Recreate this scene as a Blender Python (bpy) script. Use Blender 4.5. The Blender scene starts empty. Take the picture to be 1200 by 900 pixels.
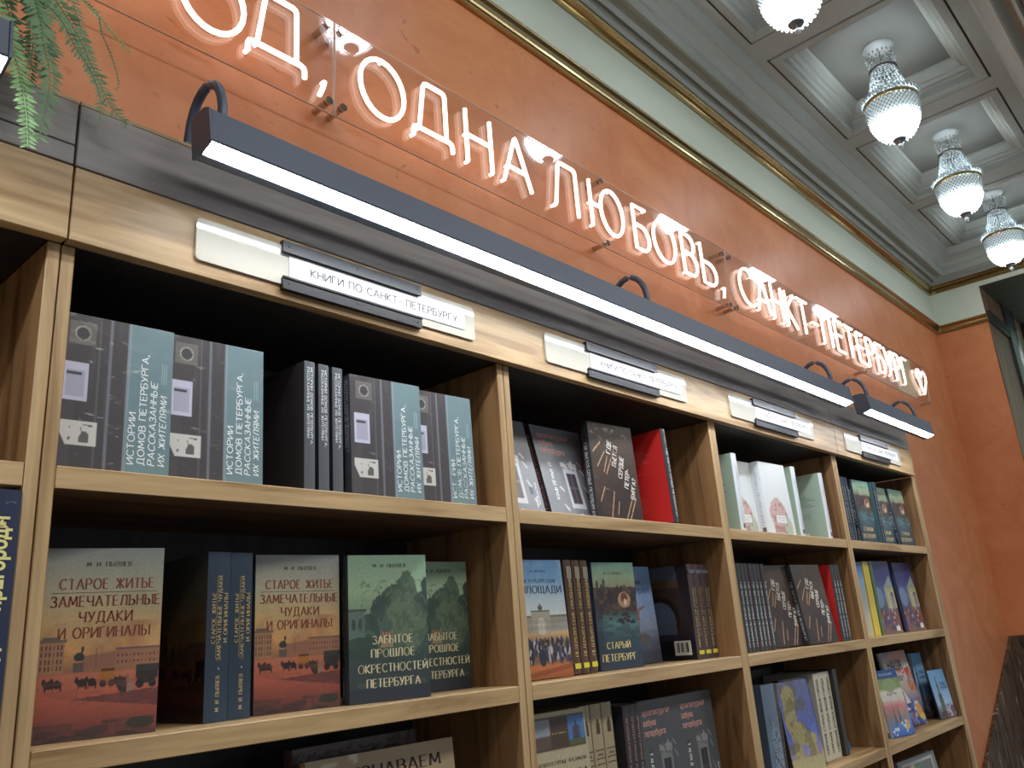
import bpy, math, random
import numpy as np
from mathutils import Vector, Matrix
random.seed(7)
rng = np.random.default_rng(7)
S = bpy.context.scene
C = S.collection
PI = math.pi

# ---------------------------------------------------------------- camera, world, exposure
def cam_axes(yaw, pitch, roll):
    cr, sr, ct, st = math.cos(yaw), math.sin(yaw), math.cos(pitch), math.sin(pitch)
    f = Vector((sr*ct, cr*ct, st)); r = Vector((cr, -sr, 0)); u = r.cross(f)
    return r*math.cos(roll)+u*math.sin(roll), u*math.cos(roll)-r*math.sin(roll), f
R_, U_, F_ = cam_axes(.8518, .297, -.0751)
cd = bpy.data.cameras.new('camera'); cam = bpy.data.objects.new('camera', cd); C.objects.link(cam)
cam.matrix_world = Matrix(((R_.x, U_.x, -F_.x, -.3492), (R_.y, U_.y, -F_.y, -1.0), (R_.z, U_.z, -F_.z, -.2268), (0, 0, 0, 1)))
cd.sensor_width = 36; cd.lens = 978.2/1200*36; cd.clip_start = .02
S.camera = cam
W = bpy.data.worlds.new('world'); S.world = W; W.use_nodes = True
W.node_tree.nodes['Background'].inputs[0].default_value = (.93, .96, 1, 1)
W.node_tree.nodes['Background'].inputs[1].default_value = .24
S.view_settings.view_transform = 'Standard'; S.view_settings.look = 'None'
S.view_settings.gamma = 1; S.view_settings.use_curve_mapping = False
S.view_settings.exposure = .5
la = bpy.data.lights.new('front_fill_light', 'AREA'); la.shape = 'RECTANGLE'; la.size = 6; la.size_y = .5; la.energy = 66; la.color = (1, .97, .92)  # unseen area light, added to brighten the book fronts
lo = bpy.data.objects.new('front_fill_light', la); C.objects.link(lo); lo.location = (1.6, -2.2, 1.90)
LED = 34.0; CHAND = 12.0; NEON = 2.0

# ---------------------------------------------------------------- materials
def s2l(c):
    return tuple(((v/255)/12.92 if v/255 <= .04045 else ((v/255+.055)/1.055)**2.4) for v in c)
def mat(name, rgb=(200, 200, 200), rough=.5, metal=0, coat=0, emit=0, spec=.5, noise=0, nscale=20, bump=0, bscale=60, wrap=False, vcol=False):
    m = bpy.data.materials.new(name); m.use_nodes = True; nt = m.node_tree; b = nt.nodes['Principled BSDF']
    col = (*s2l(rgb), 1); b.inputs['Base Color'].default_value = col
    b.inputs['Roughness'].default_value = rough; b.inputs['Metallic'].default_value = metal
    b.inputs['Specular IOR Level'].default_value = spec; b.inputs['Coat Weight'].default_value = coat
    if emit:
        b.inputs['Emission Color'].default_value = col; b.inputs['Emission Strength'].default_value = emit
    tc = None
    def coords():
        nonlocal tc
        if tc is None: tc = nt.nodes.new('ShaderNodeTexCoord')
        return tc.outputs['Object']
    if vcol:
        a = nt.nodes.new('ShaderNodeAttribute'); a.attribute_name = 'Col'; nt.links.new(a.outputs['Color'], b.inputs['Base Color'])
    if noise:
        n = nt.nodes.new('ShaderNodeTexNoise'); n.inputs['Scale'].default_value = nscale; n.inputs['Detail'].default_value = 6
        nt.links.new(coords(), n.inputs['Vector'])
        x = nt.nodes.new('ShaderNodeMixRGB'); x.inputs[1].default_value = tuple(v*(1-noise) for v in col[:3])+(1,)
        x.inputs[2].default_value = tuple(min(1, v*(1+noise)) for v in col[:3])+(1,)
        nt.links.new(n.outputs['Fac'], x.inputs[0]); nt.links.new(x.outputs[0], b.inputs['Base Color'])
    if bump:
        n = nt.nodes.new('ShaderNodeTexNoise'); n.inputs['Scale'].default_value = bscale; nt.links.new(coords(), n.inputs['Vector'])
        p = nt.nodes.new('ShaderNodeBump'); p.inputs['Strength'].default_value = bump; p.inputs['Distance'].default_value = .01
        nt.links.new(n.outputs['Fac'], p.inputs['Height']); nt.links.new(p.outputs[0], b.inputs['Normal'])
    if wrap:
        b.inputs['Coat Weight'].default_value = .55; b.inputs['Coat Roughness'].default_value = .08
        n = nt.nodes.new('ShaderNodeTexNoise'); n.inputs['Scale'].default_value = 45; n.inputs['Detail'].default_value = 3; n.inputs['Distortion'].default_value = .8
        nt.links.new(coords(), n.inputs['Vector'])
        p = nt.nodes.new('ShaderNodeBump'); p.inputs['Strength'].default_value = .5; p.inputs['Distance'].default_value = .006
        nt.links.new(n.outputs['Fac'], p.inputs['Height']); nt.links.new(p.outputs[0], b.inputs['Coat Normal'])
    return m
def wood(name, axis, base=(216, 182, 132), dark=(162, 127, 80), rough=.42):
    m = bpy.data.materials.new(name); m.use_nodes = True; nt = m.node_tree; b = nt.nodes['Principled BSDF']
    tc = nt.nodes.new('ShaderNodeTexCoord'); mp = nt.nodes.new('ShaderNodeMapping')
    sc = [14, 14, 14]; sc[axis] = 1.1; mp.inputs['Scale'].default_value = sc
    nt.links.new(tc.outputs['Object'], mp.inputs['Vector'])
    n1 = nt.nodes.new('ShaderNodeTexNoise'); n1.inputs['Scale'].default_value = 1.6; n1.inputs['Detail'].default_value = 5; n1.inputs['Distortion'].default_value = 1.2
    mp2 = nt.nodes.new('ShaderNodeMapping'); sc2 = [150, 150, 150]; sc2[axis] = 9; mp2.inputs['Scale'].default_value = sc2
    nt.links.new(tc.outputs['Object'], mp2.inputs['Vector'])
    n2 = nt.nodes.new('ShaderNodeTexNoise'); n2.inputs['Scale'].default_value = 1; n2.inputs['Detail'].default_value = 2
    nt.links.new(mp.outputs[0], n1.inputs['Vector']); nt.links.new(mp2.outputs[0], n2.inputs['Vector'])
    r = nt.nodes.new('ShaderNodeValToRGB'); r.color_ramp.elements[0].position = .36; r.color_ramp.elements[1].position = .62
    r.color_ramp.elements[0].color = (*s2l(dark), 1); r.color_ramp.elements[1].color = (*s2l(base), 1)
    e = r.color_ramp.elements.new(.48); e.color = (*s2l(tuple((a*.72+c*.28) for a, c in zip(base, dark))), 1)
    nt.links.new(n1.outputs['Fac'], r.inputs[0])
    mx = nt.nodes.new('ShaderNodeMixRGB'); mx.blend_type = 'MULTIPLY'; mx.inputs[0].default_value = .42
    nt.links.new(r.outputs[0], mx.inputs[1]); nt.links.new(n2.outputs['Fac'], mx.inputs[2])
    nt.links.new(mx.outputs[0], b.inputs['Base Color']); b.inputs['Roughness'].default_value = rough
    p = nt.nodes.new('ShaderNodeBump'); p.inputs['Strength'].default_value = .12; p.inputs['Distance'].default_value = .002
    nt.links.new(n2.outputs['Fac'], p.inputs['Height']); nt.links.new(p.outputs[0], b.inputs['Normal'])
    return m
WH, WV, WD = wood('oak_along', 0), wood('oak_upright', 2), wood('oak_depth', 1)
WVD = wood('oak_inner_upright', 2, (172, 130, 86), (122, 86, 52)); WHD = wood('oak_underside_shaded', 0, (120, 92, 62), (84, 60, 40), .6)  # the underside oak is the same wood, darkened for shade below shelves
SHADEOAK = wood('oak_shade_haze', 0, (150, 144, 142), (122, 116, 116), .4)  # upper header oak, shade and haze put into its grey tone
DW = wood('dark_wood', 2, (150, 112, 82), (104, 74, 52), .5)
def plaster():
    m = mat('orange_plaster', (206, 122, 78), .42); nt = m.node_tree; b = nt.nodes['Principled BSDF']
    tc = nt.nodes.new('ShaderNodeTexCoord')
    n = nt.nodes.new('ShaderNodeTexNoise'); n.inputs['Scale'].default_value = 3.2; n.inputs['Detail'].default_value = 8; n.inputs['Roughness'].default_value = .62; n.inputs['Distortion'].default_value = 1.5
    nt.links.new(tc.outputs['Object'], n.inputs['Vector'])
    r = nt.nodes.new('ShaderNodeValToRGB'); r.color_ramp.elements[0].position = .3; r.color_ramp.elements[1].position = .72
    r.color_ramp.elements[0].color = (*s2l((202, 121, 74)), 1); r.color_ramp.elements[1].color = (*s2l((219, 147, 99)), 1)
    nt.links.new(n.outputs['Fac'], r.inputs[0])
    n2 = nt.nodes.new('ShaderNodeTexNoise'); n2.inputs['Scale'].default_value = 9; n2.inputs['Detail'].default_value = 3; n2.inputs['Distortion'].default_value = 4
    nt.links.new(tc.outputs['Object'], n2.inputs['Vector'])
    r2 = nt.nodes.new('ShaderNodeValToRGB'); r2.color_ramp.elements[0].position = .25; r2.color_ramp.elements[1].position = .34
    r2.color_ramp.elements[0].color = (.72, .64, .6, 1); r2.color_ramp.elements[1].color = (1, 1, 1, 1)
    nt.links.new(n2.outputs['Fac'], r2.inputs[0])
    mx = nt.nodes.new('ShaderNodeMixRGB'); mx.blend_type = 'MULTIPLY'; mx.inputs[0].default_value = 1
    nt.links.new(r.outputs[0], mx.inputs[1]); nt.links.new(r2.outputs[0], mx.inputs[2]); nt.links.new(mx.outputs[0], b.inputs['Base Color'])
    p = nt.nodes.new('ShaderNodeBump'); p.inputs['Strength'].default_value = .15; p.inputs['Distance'].default_value = .004
    nt.links.new(n.outputs['Fac'], p.inputs['Height']); nt.links.new(p.outputs[0], b.inputs['Normal'])
    return m
ORANGE = plaster()
FRIEZE = mat('frieze_paint', (212, 220, 203), .5, noise=.05, nscale=2)
CEIL = mat('ceiling_paint', (160, 164, 156), .6)
BRASS = mat('brass', (176, 160, 118), .22, metal=1, noise=.15, nscale=6)
BLUEBLACK = mat('black_metal', (88, 98, 116), .42, metal=.2, spec=.6)
RAIL = mat('black_rail', (24, 26, 32), .35)
CHROME = mat('chrome', (200, 200, 200), .12, metal=1)
LEDM = mat('led', (240, 246, 255), .5, emit=LED)
NEONM = mat('neon', (255, 236, 222), .5, emit=NEON)
BOWL = mat('lit_glass', (244, 250, 255), .5, emit=CHAND)
PLATE = mat('cream_plate', (210, 205, 190), .07, coat=1, spec=.6)
PAPER = mat('paper', (238, 238, 232), .3, coat=.5)
INK = mat('ink', (60, 62, 66), .6)
PAGES = mat('page_block', (196, 186, 164), .8, noise=.15, nscale=300)
CRYST = mat('crystal', (176, 188, 190), .1, spec=1.0, coat=1)
FERN = mat('fern_green', (104, 142, 98), .5, noise=.35, nscale=30)
FERNL = mat('fern_light_green', (140, 185, 120), .5, noise=.2, nscale=30)
def acrylic():
    m = bpy.data.materials.new('clear_acrylic'); m.use_nodes = True; nt = m.node_tree; nt.nodes.clear()
    o = nt.nodes.new('ShaderNodeOutputMaterial'); t = nt.nodes.new('ShaderNodeBsdfTransparent'); g = nt.nodes.new('ShaderNodeBsdfGlossy')
    t.inputs[0].default_value = (.97, .97, .97, 1); g.inputs['Roughness'].default_value = .005
    f = nt.nodes.new('ShaderNodeFresnel'); f.inputs[0].default_value = 1.5; x = nt.nodes.new('ShaderNodeMixShader')
    ge = nt.nodes.new('ShaderNodeNewGeometry'); ma = nt.nodes.new('ShaderNodeMath'); ma.operation = 'MULTIPLY_ADD'; ma.inputs[1].default_value = 1/1.5-1.5; ma.inputs[2].default_value = 1.5
    nt.links.new(ge.outputs['Backfacing'], ma.inputs[0]); nt.links.new(ma.outputs[0], f.inputs[0])
    nt.links.new(f.outputs[0], x.inputs[0]); nt.links.new(t.outputs[0], x.inputs[1]); nt.links.new(g.outputs[0], x.inputs[2]); nt.links.new(x.outputs[0], o.inputs[0])
    return m
ACRYL = acrylic()
ACEDGE = mat('acrylic_edge', (225, 205, 190), .2, spec=1)
def marble():
    m = mat('dark_marble', (52, 42, 34), .55); nt = m.node_tree; b = nt.nodes['Principled BSDF']
    tc = nt.nodes.new('ShaderNodeTexCoord'); mp = nt.nodes.new('ShaderNodeMapping'); mp.inputs['Scale'].default_value = (9, 9, 1.3)
    nt.links.new(tc.outputs['Object'], mp.inputs['Vector'])
    n = nt.nodes.new('ShaderNodeTexNoise'); n.inputs['Scale'].default_value = 2.4; n.inputs['Detail'].default_value = 8; n.inputs['Distortion'].default_value = 1.6
    nt.links.new(mp.outputs[0], n.inputs['Vector'])
    r = nt.nodes.new('ShaderNodeValToRGB'); el = r.color_ramp.elements; el[0].position = .38; el[1].position = .68
    el[0].color = (*s2l((44, 34, 28)), 1); el[1].color = (*s2l((196, 184, 166)), 1)
    e = el.new(.52); e.color = (*s2l((104, 82, 62)), 1); e = el.new(.61); e.color = (*s2l((64, 50, 40)), 1)
    nt.links.new(n.outputs['Fac'], r.inputs[0]); nt.links.new(r.outputs[0], b.inputs['Base Color'])
    return m
MARBLE = marble()

# ---------------------------------------------------------------- mesh helpers
class MB:
    def __init__(s): s.v = []; s.f = []; s.m = []
    def add(s, v, f, m=0):
        n = len(s.v); s.v += [tuple(p) for p in v]; s.f += [tuple(i+n for i in q) for q in f]; s.m += [m]*len(f); return s
    def box(s, x0, x1, y0, y1, z0, z1, m=0):
        v = [(x, y, z) for z in (z0, z1) for y in (y0, y1) for x in (x0, x1)]
        return s.add(v, [(0, 2, 3, 1), (4, 5, 7, 6), (0, 1, 5, 4), (2, 6, 7, 3), (0, 4, 6, 2), (1, 3, 7, 5)], m)
    def prism(s, prof, x0, x1, m=0):   # profile of (y, z), extruded along x
        n = len(prof); v = [(x0, *p) for p in prof]+[(x1, *p) for p in prof]
        f = [(i, (i+1) % n, n+(i+1) % n, n+i) for i in range(n)]+[tuple(range(n))[::-1], tuple(range(n, 2*n))]
        return s.add(v, f, m)
    def lathe(s, prof, n=24, c=(0, 0, 0), m=0):
        v = []; f = []
        for r, z in prof:
            for k in range(n): a = 2*PI*k/n; v.append((c[0]+r*math.cos(a), c[1]+r*math.sin(a), c[2]+z))
        for j in range(len(prof)-1):
            for k in range(n): f.append((j*n+k, j*n+(k+1) % n, (j+1)*n+(k+1) % n, (j+1)*n+k))
        return s.add(v, f, m)
    def tube(s, pts, r, n=8, closed=False, m=0):
        P = [Vector(p) for p in pts]; N = len(P); v = []; f = []
        up = Vector((0, 1, 0)); T0 = (P[1]-P[0]).normalized()
        if abs(T0.dot(up)) > .9: up = Vector((1, 0, 0))
        for i, p in enumerate(P):
            a = P[(i-1) % N] if (closed or i) else p; b = P[(i+1) % N] if (closed or i < N-1) else p
            T = (b-a).normalized(); X = T.cross(up)
            if X.length < 1e-4: X = T.cross(Vector((0, 0, 1)))
            X.normalize(); Y = X.cross(T)
            rr = r[i] if isinstance(r, (list, tuple)) else r
            for k in range(n): q = 2*PI*k/n; v.append(p+X*math.cos(q)*rr+Y*math.sin(q)*rr)
        for i in range(N if closed else N-1):
            j = (i+1) % N
            for k in range(n): f.append((i*n+k, i*n+(k+1) % n, j*n+(k+1) % n, j*n+k))
        if not closed: f += [tuple(range(n))[::-1], tuple(range((N-1)*n, N*n))]
        return s.add(v, f, m)
    def octa(s, c, r, h, m=0):
        x, y, z = c
        return s.add([(x+r, y, z), (x, y+r, z), (x-r, y, z), (x, y-r, z), (x, y, z+h), (x, y, z-h)], [(0, 1, 4), (1, 2, 4), (2, 3, 4), (3, 0, 4), (1, 0, 5), (2, 1, 5), (3, 2, 5), (0, 3, 5)], m)
    def mesh(s, name, mats, smooth=False):
        me = bpy.data.meshes.new(name); me.from_pydata(s.v, [], s.f)
        for m in (mats if isinstance(mats, (list, tuple)) else [mats]): me.materials.append(m)
        me.polygons.foreach_set('material_index', s.m)
        if smooth: me.polygons.foreach_set('use_smooth', [True]*len(s.f))
        me.update(); return me
    def obj(s, name, mats, parent=None, smooth=False, **k):
        return link(name, s.mesh(name, mats, smooth), parent, **k)
def link(name, me, parent=None, **k):
    o = bpy.data.objects.new(name, me); C.objects.link(o)
    if parent is not None: o.parent = parent
    for a, b in k.items(): o[a] = b
    return o
def empty(name, label, cat, loc=(0, 0, 0), group=None, rz=0, rx=0):
    o = bpy.data.objects.new(name, None); C.objects.link(o); o.location = loc; o.rotation_euler = (rx, 0, rz)
    o['label'] = label; o['category'] = cat; o.empty_display_size = .02
    if group: o['group'] = group
    return o
def bevel(o, w=.002, seg=2):
    b = o.modifiers.new('bevel', 'BEVEL'); b.width = w; b.segments = seg; b.limit_method = 'ANGLE'; return o
def struct(o): o['kind'] = 'structure'; return o

# ---------------------------------------------------------------- stroke letters
def arc(cx, cy, rx, ry, a0, a1, n=8):
    return [(cx+rx*math.cos(math.radians(a0+(a1-a0)*i/n)), cy+ry*math.sin(math.radians(a0+(a1-a0)*i/n))) for i in range(n+1)]
G = {
 'А': (.72, [[(0, 0), (.36, 1), (.72, 0)], [(.12, .33), (.6, .33)]]),
 'Б': (.6, [[(.55, 1), (0, 1), (0, 0)]+arc(.3, .28, .3, .28, -90, 90)+[(0, .56)]]),
 'В': (.6, [[(0, 0), (0, 1)]+arc(.3, .77, .25, .23, 90, -90)+[(0, .54)], [(.3, .54)]+arc(.32, .27, .28, .27, 90, -90)+[(0, 0)]]),
 'Г': (.52, [[(0, 0), (0, 1), (.52, 1)]]),
 'Д': (.8, [[(0, -.2), (0, 0), (.8, 0), (.8, -.2)], [(.12, 0), (.24, 1), (.68, 1), (.68, 0)]]),
 'Е': (.54, [[(.54, 1), (0, 1), (0, 0), (.54, 0)], [(0, .52), (.46, .52)]]),
 'Ж': (.9, [[(.45, 0), (.45, 1)], [(0, 1), (.42, .52), (0, 0)], [(.9, 1), (.48, .52), (.9, 0)]]),
 'З': (.56, [arc(.26, .76, .26, .24, 150, -90)+arc(.26, .27, .3, .27, 90, -150)]),
 'И': (.66, [[(0, 1), (0, 0), (.66, 1), (.66, 0)]]),
 'Й': (.66, [[(0, 1), (0, 0), (.66, 1), (.66, 0)], arc(.33, 1.22, .14, .1, 200, 340, 5)]),
 'К': (.62, [[(0, 0), (0, 1)], [(.6, 1), (.04, .5), (.62, 0)]]),
 'Л': (.68, [[(0, 0), (.06, .03), (.2, 1), (.64, 1), (.64, 0)]]),
 'М': (.84, [[(0, 0), (.08, 1), (.42, .2), (.76, 1), (.84, 0)]]),
 'Н': (.64, [[(0, 0), (0, 1)], [(.64, 0), (.64, 1)], [(0, .52), (.64, .52)]]),
 'О': (.8, [arc(.4, .5, .4, .5, 90, 450, 24)]),
 'П': (.64, [[(0, 0), (0, 1), (.64, 1), (.64, 0)]]),
 'Р': (.58, [[(0, 0), (0, 1)]+arc(.3, .74, .28, .26, 90, -90)+[(0, .48)]]),
 'С': (.66, [arc(.4, .5, .4, .5, 50, 310, 14)]),
 'Т': (.62, [[(0, 1), (.62, 1)], [(.31, 1), (.31, 0)]]),
 'У': (.62, [[(0, 1), (.33, .36)], [(.62, 1), (.28, .14), (.06, 0)]]),
 'Х': (.64, [[(0, 0), (.64, 1)], [(0, 1), (.64, 0)]]),
 'Ч': (.6, [[(0, 1), (0, .6)]+arc(.25, .6, .25, .16, 180, 270, 4)+[(.6, .5)], [(.6, 1), (.6, 0)]]),
 'Ш': (.9, [[(0, 1), (0, 0), (.9, 0), (.9, 1)], [(.45, 0), (.45, 1)]]),
 'Щ': (.96, [[(0, 1), (0, 0), (.96, 0), (.96, -.18)], [(.44, 0), (.44, 1)], [(.88, 0), (.88, 1)]]),
 'Ы': (.84, [[(0, 1), (0, 0)]+arc(.24, .28, .26, .28, -90, 90)+[(0, .56)], [(.84, 0), (.84, 1)]]),
 'Ь': (.56, [[(0, 1), (0, 0)]+arc(.28, .28, .28, .28, -90, 90)+[(0, .56)]]),
 'Э': (.64, [arc(.24, .5, .4, .5, 130, -130, 14), [(.2, .5), (.62, .5)]]),
 'Ц': (.7, [[(0, 1), (0, 0), (.66, 0), (.66, -.18)], [(.56, 1), (.56, 0)]]),
 'Ю': (.98, [[(0, 0), (0, 1)], [(0, .5), (.3, .5)], arc(.64, .5, .34, .5, 90, 450, 20)]),
 'Я': (.6, [[(.6, 0), (.6, 1)]+arc(.3, .74, .28, .26, 90, 270)+[(.6, .48)], [(.3, .48), (0, 0)]]),
 '-': (.36, [[(0, .48), (.36, .48)]]), '.': (.1, [[(.02, .02), (.08, .02)]]), ',': (.14, [[(.1, .1), (.08, 0), (0, -.16)]]),
 '?': (.5, [arc(.24, .76, .24, .24, 160, -60)+[(.24, .4), (.24, .26)], [(.24, .08), (.24, 0)]]), ' ': (.32, []),
}
def serif_polys(text, thick=.19, thin=.065, gap=.27, serif=True):
    """flat quads for a line of lettering of cap height 1, thick stems, thin bars, slab serifs"""
    Q = []; x = 0
    for ch in text:
        w, ps = G.get(ch, G[' '])
        for P in ps:
            for i in range(len(P)-1):
                (ax, ay), (bx, by) = P[i], P[i+1]; dx, dy = bx-ax, by-ay; L = math.hypot(dx, dy) or 1e-6
                t = thin+(thick-thin)*abs(dy)/L
                e = .5*thin/L if len(P) > 6 else 0
                nx, ny = -dy/L*t/2, dx/L*t/2
                a = (ax-dx*e, ay-dy*e); b = (bx+dx*e, by+dy*e)
                Q.append([(x+a[0]-nx, a[1]-ny), (x+b[0]-nx, b[1]-ny), (x+b[0]+nx, b[1]+ny), (x+a[0]+nx, a[1]+ny)])
                if serif and L > .45 and abs(dy) > .8*L:
                    for (px, py) in ((ax, ay), (bx, by)):
                        if py < .05 or py > .95:
                            s = 1 if py < .5 else -1
                            Q.append([(x+px-.125, py), (x+px+.125, py), (x+px+.125, py+s*.05), (x+px-.125, py+s*.05)])
        x += w+gap
    return Q, x-gap
_fc = {}
def sans_polys(text, bold=0.0):
    k = (text, bold)
    if k not in _fc:
        cu = bpy.data.curves.new('t', 'FONT'); cu.body = text; cu.resolution_u = 2; cu.offset = bold; cu.size = 1.37
        o = bpy.data.objects.new('t', cu); C.objects.link(o); dg = bpy.context.evaluated_depsgraph_get()
        me = bpy.data.meshes.new_from_object(o.evaluated_get(dg)); bpy.data.objects.remove(o)
        V = [(v.co.x, v.co.y) for v in me.vertices]; Fc = [[V[i] for i in p.vertices] for p in me.polygons]
        w = max([p[0] for p in V] or [1]); bpy.data.meshes.remove(me); _fc[k] = (Fc, w)
    return _fc[k]
class Ink:
    """flat print: lines of text collected in a plane frame (origin, right, up)"""
    def __init__(s, O, U, V): s.O, s.U, s.V = Vector(O), Vector(U), Vector(V); s.b = MB(); s.N = s.U.cross(s.V); s.k = 0
    def put(s, polys, x, y, h, w=None, tw=1, rot=0, align='c', m=0, slant=0):
        sx = (w/tw) if w else h; W = tw*sx
        ox = {'c': -W/2, 'l': 0, 'r': -W}[align]; c, n = math.cos(math.radians(rot)), math.sin(math.radians(rot)); s.k += 1
        for q in polys:
            v = []
            for (a, b) in q:
                p, r = ox+a*sx+b*h*slant, b*h-h/2
                v.append(s.O+s.U*(x+p*c-r*n)+s.V*(y+p*n+r*c)+s.N*(.00002*(s.k % 5)))
            s.b.add(v, [tuple(range(len(v)))], m)
    def text(s, t, x, y, h, w=None, style='serif', **k):
        P, tw = serif_polys(t) if style == 'serif' else serif_polys(t, .13, .12, .22, False) if style == 'line' else serif_polys(t, .2, .17, .2, False) if style == 'bold' else sans_polys(t, .02)
        s.put(P, x, y, h, w, tw, **k)
    def rect(s, x0, y0, x1, y1, m=0):
        s.k += 1
        s.b.add([s.O+s.U*a+s.V*b+s.N*(.00002*(s.k % 5)) for a, b in ((x0, y0), (x1, y0), (x1, y1), (x0, y1))], [(0, 1, 2, 3)], m)
    def mesh(s, name, mats): return s.b.mesh(name, mats)

# ---------------------------------------------------------------- painted pictures as coloured grids
class Pic:
    def __init__(s, nx, ny, rgb=(128, 128, 128)):
        s.nx, s.ny = nx, ny; s.a = np.zeros((ny, nx, 3))+np.array(rgb, float)
        s.X, s.Y = np.meshgrid(np.linspace(0, 1, nx), np.linspace(0, 1, ny)); s.r = np.random.default_rng(3)
    def mix(s, mask, rgb, al=1):
        k = (np.clip(mask, 0, 1)*al)[..., None]; s.a = s.a*(1-k)+np.array(rgb, float)*k; return s
    def grad(s, stops):
        ys = [p[0] for p in stops]
        for c in range(3): s.a[..., c] = np.interp(s.Y, ys, [p[1][c] for p in stops])
        return s
    def rect(s, x0, y0, x1, y1, rgb, al=1): return s.mix((s.X >= x0) & (s.X <= x1) & (s.Y >= y0) & (s.Y <= y1), rgb, al)
    def ell(s, cx, cy, rx, ry, rgb, al=1): return s.mix(((s.X-cx)/rx)**2+((s.Y-cy)/ry)**2 <= 1, rgb, al)
    def line(s, x0, y0, x1, y1, w, rgb, al=1):
        dx, dy = x1-x0, y1-y0; L = dx*dx+dy*dy; t = np.clip(((s.X-x0)*dx+(s.Y-y0)*dy)/L, 0, 1)
        return s.mix(np.hypot(s.X-x0-t*dx, s.Y-y0-t*dy) <= w, rgb, al)
    def tri(s, p, rgb, al=1):
        def e(a, b): return (b[0]-a[0])*(s.Y-a[1])-(b[1]-a[1])*(s.X-a[0])
        q = [e(p[i], p[(i+1) % len(p)]) for i in range(len(p))]
        return s.mix(np.all([v >= 0 for v in q], 0) | np.all([v <= 0 for v in q], 0), rgb, al)
    def nz(s, fx, fy, seed=0):
        r = np.random.default_rng(seed); g = r.random((fy+2, fx+2)); x = s.X*fx; y = s.Y*fy; i = x.astype(int); j = y.astype(int); u = x-i; v = y-j
        return g[j, i]*(1-u)*(1-v)+g[j, i+1]*u*(1-v)+g[j+1, i]*(1-u)*v+g[j+1, i+1]*u*v
    def fbm(s, f, seed=0, asp=1.5): return (s.nz(f, int(f*asp), seed)*.5+s.nz(f*2, int(f*2*asp), seed+1)*.3+s.nz(f*4, int(f*4*asp), seed+2)*.2)
    def grain(s, k): s.a = s.a*(1+k*(s.r.random(s.a.shape[:2])-.5)[..., None]); return s
    def speck(s, x0, y0, x1, y1, n, rx, ry, cols):
        for _ in range(n):
            s.ell(x0+(x1-x0)*s.r.random(), y0+(y1-y0)*s.r.random(), rx*(.5+s.r.random()), ry*(.5+s.r.random()), cols[s.r.integers(len(cols))])
        return s
    def mesh(s, name, m, O, U, V, w, h):
        O, U, V = np.array(O, float), np.array(U, float), np.array(V, float)
        P = O+U*(s.X*w)[..., None]+V*(s.Y*h)[..., None]
        idx = np.arange(s.nx*s.ny).reshape(s.ny, s.nx)
        f = np.stack([idx[:-1, :-1], idx[:-1, 1:], idx[1:, 1:], idx[1:, :-1]], -1).reshape(-1, 4)
        me = bpy.data.meshes.new(name); me.from_pydata(P.reshape(-1, 3).tolist(), [], f.tolist()); me.materials.append(m)
        c = np.clip(s.a/255, 0, 1); c = np.where(c <= .04045, c/12.92, ((c+.055)/1.055)**2.4)
        at = me.color_attributes.new('Col', 'FLOAT_COLOR', 'POINT'); at.data.foreach_set('color', np.concatenate([c, np.ones((s.ny, s.nx, 1))], -1).ravel())
        return me
PRINT = mat('printed_cover', (255, 255, 255), .36, coat=.2, vcol=True); PRINT.node_tree.nodes['Principled BSDF'].inputs['Coat Roughness'].default_value = .2
PRINTW = mat('wrapped_print', (255, 255, 255), .35, vcol=True, wrap=True)

# ================================================================ ROOM SHELL
YW, XR = .30, 5.36
struct(MB().box(-4, XR+.02, YW, YW+.1, -1.9, 2.2).obj('wall_back', ORANGE))
struct(MB().box(XR, XR+.5, .004, YW, -1.9, 1.705).obj('wall_right', [ORANGE]))
struct(MB().box(XR+.002, 6.6, -.9, .003, 1.700, 1.706).obj('trim_soffit', mat('soffit_brown', (66, 54, 44), .6)))
struct(MB().box(XR-.0, XR+.5, -.9, YW, 1.706, 2.2).obj('wall_above_opening', FRIEZE))
struct(MB().box(-4, 9, -4, .3, -2.0, -1.9).obj('floor', mat('floor_stone', (70, 62, 56), .35, noise=.2, nscale=3)))
# frieze paint layer between the two brass mouldings
fr = MB().box(-4, XR-.002, YW-.004, YW, 1.50, 1.80).box(XR-.004, XR, .004, YW-.004, 1.50, 1.80)
struct(fr.obj('trim_frieze', FRIEZE))
def sweep(prof, y_end, name, m, smooth=False, x_start=-4, far=None):
    """profile of (projection, z) run along the back wall, mitred at the corner, then along the right wall"""
    if name == 'trim_picture_rail': prof = [(p, 1.463+(z-1.463)*.5) for p, z in prof]
    path = lambda p: [(x_start, YW-p), (XR-p, YW-p), (XR-p, y_end if far is None else far+p)]+([] if far is None else [(x_start, far+p)])
    v = []; n = len(path(0)); f = []
    for p, z in prof: v += [(x, y, z) for x, y in path(p)]
    for j in range(len(prof)-1):
        for i in range(n-1): f.append((j*n+i, j*n+i+1, (j+1)*n+i+1, (j+1)*n+i))
    b = MB().add(v, f)
    if far is None: b.add([path(p)[-1]+(z,) for p, z in prof], [tuple(range(len(prof)))])
    o = b.obj(name, m, smooth=smooth); struct(o); return o
lowp = [(0, 1.463), (.010, 1.463), (.016, 1.467), (.018, 1.473), (.015, 1.480), (.009, 1.484), (.009, 1.492), (.014, 1.495), (.014, 1.500), (.010, 1.505), (.013, 1.520), (.020, 1.537), (.030, 1.548), (.032, 1.556), (.032, 1.562), (.0, 1.562)]
sweep(lowp, .0, 'trim_picture_rail', BRASS)
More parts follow.
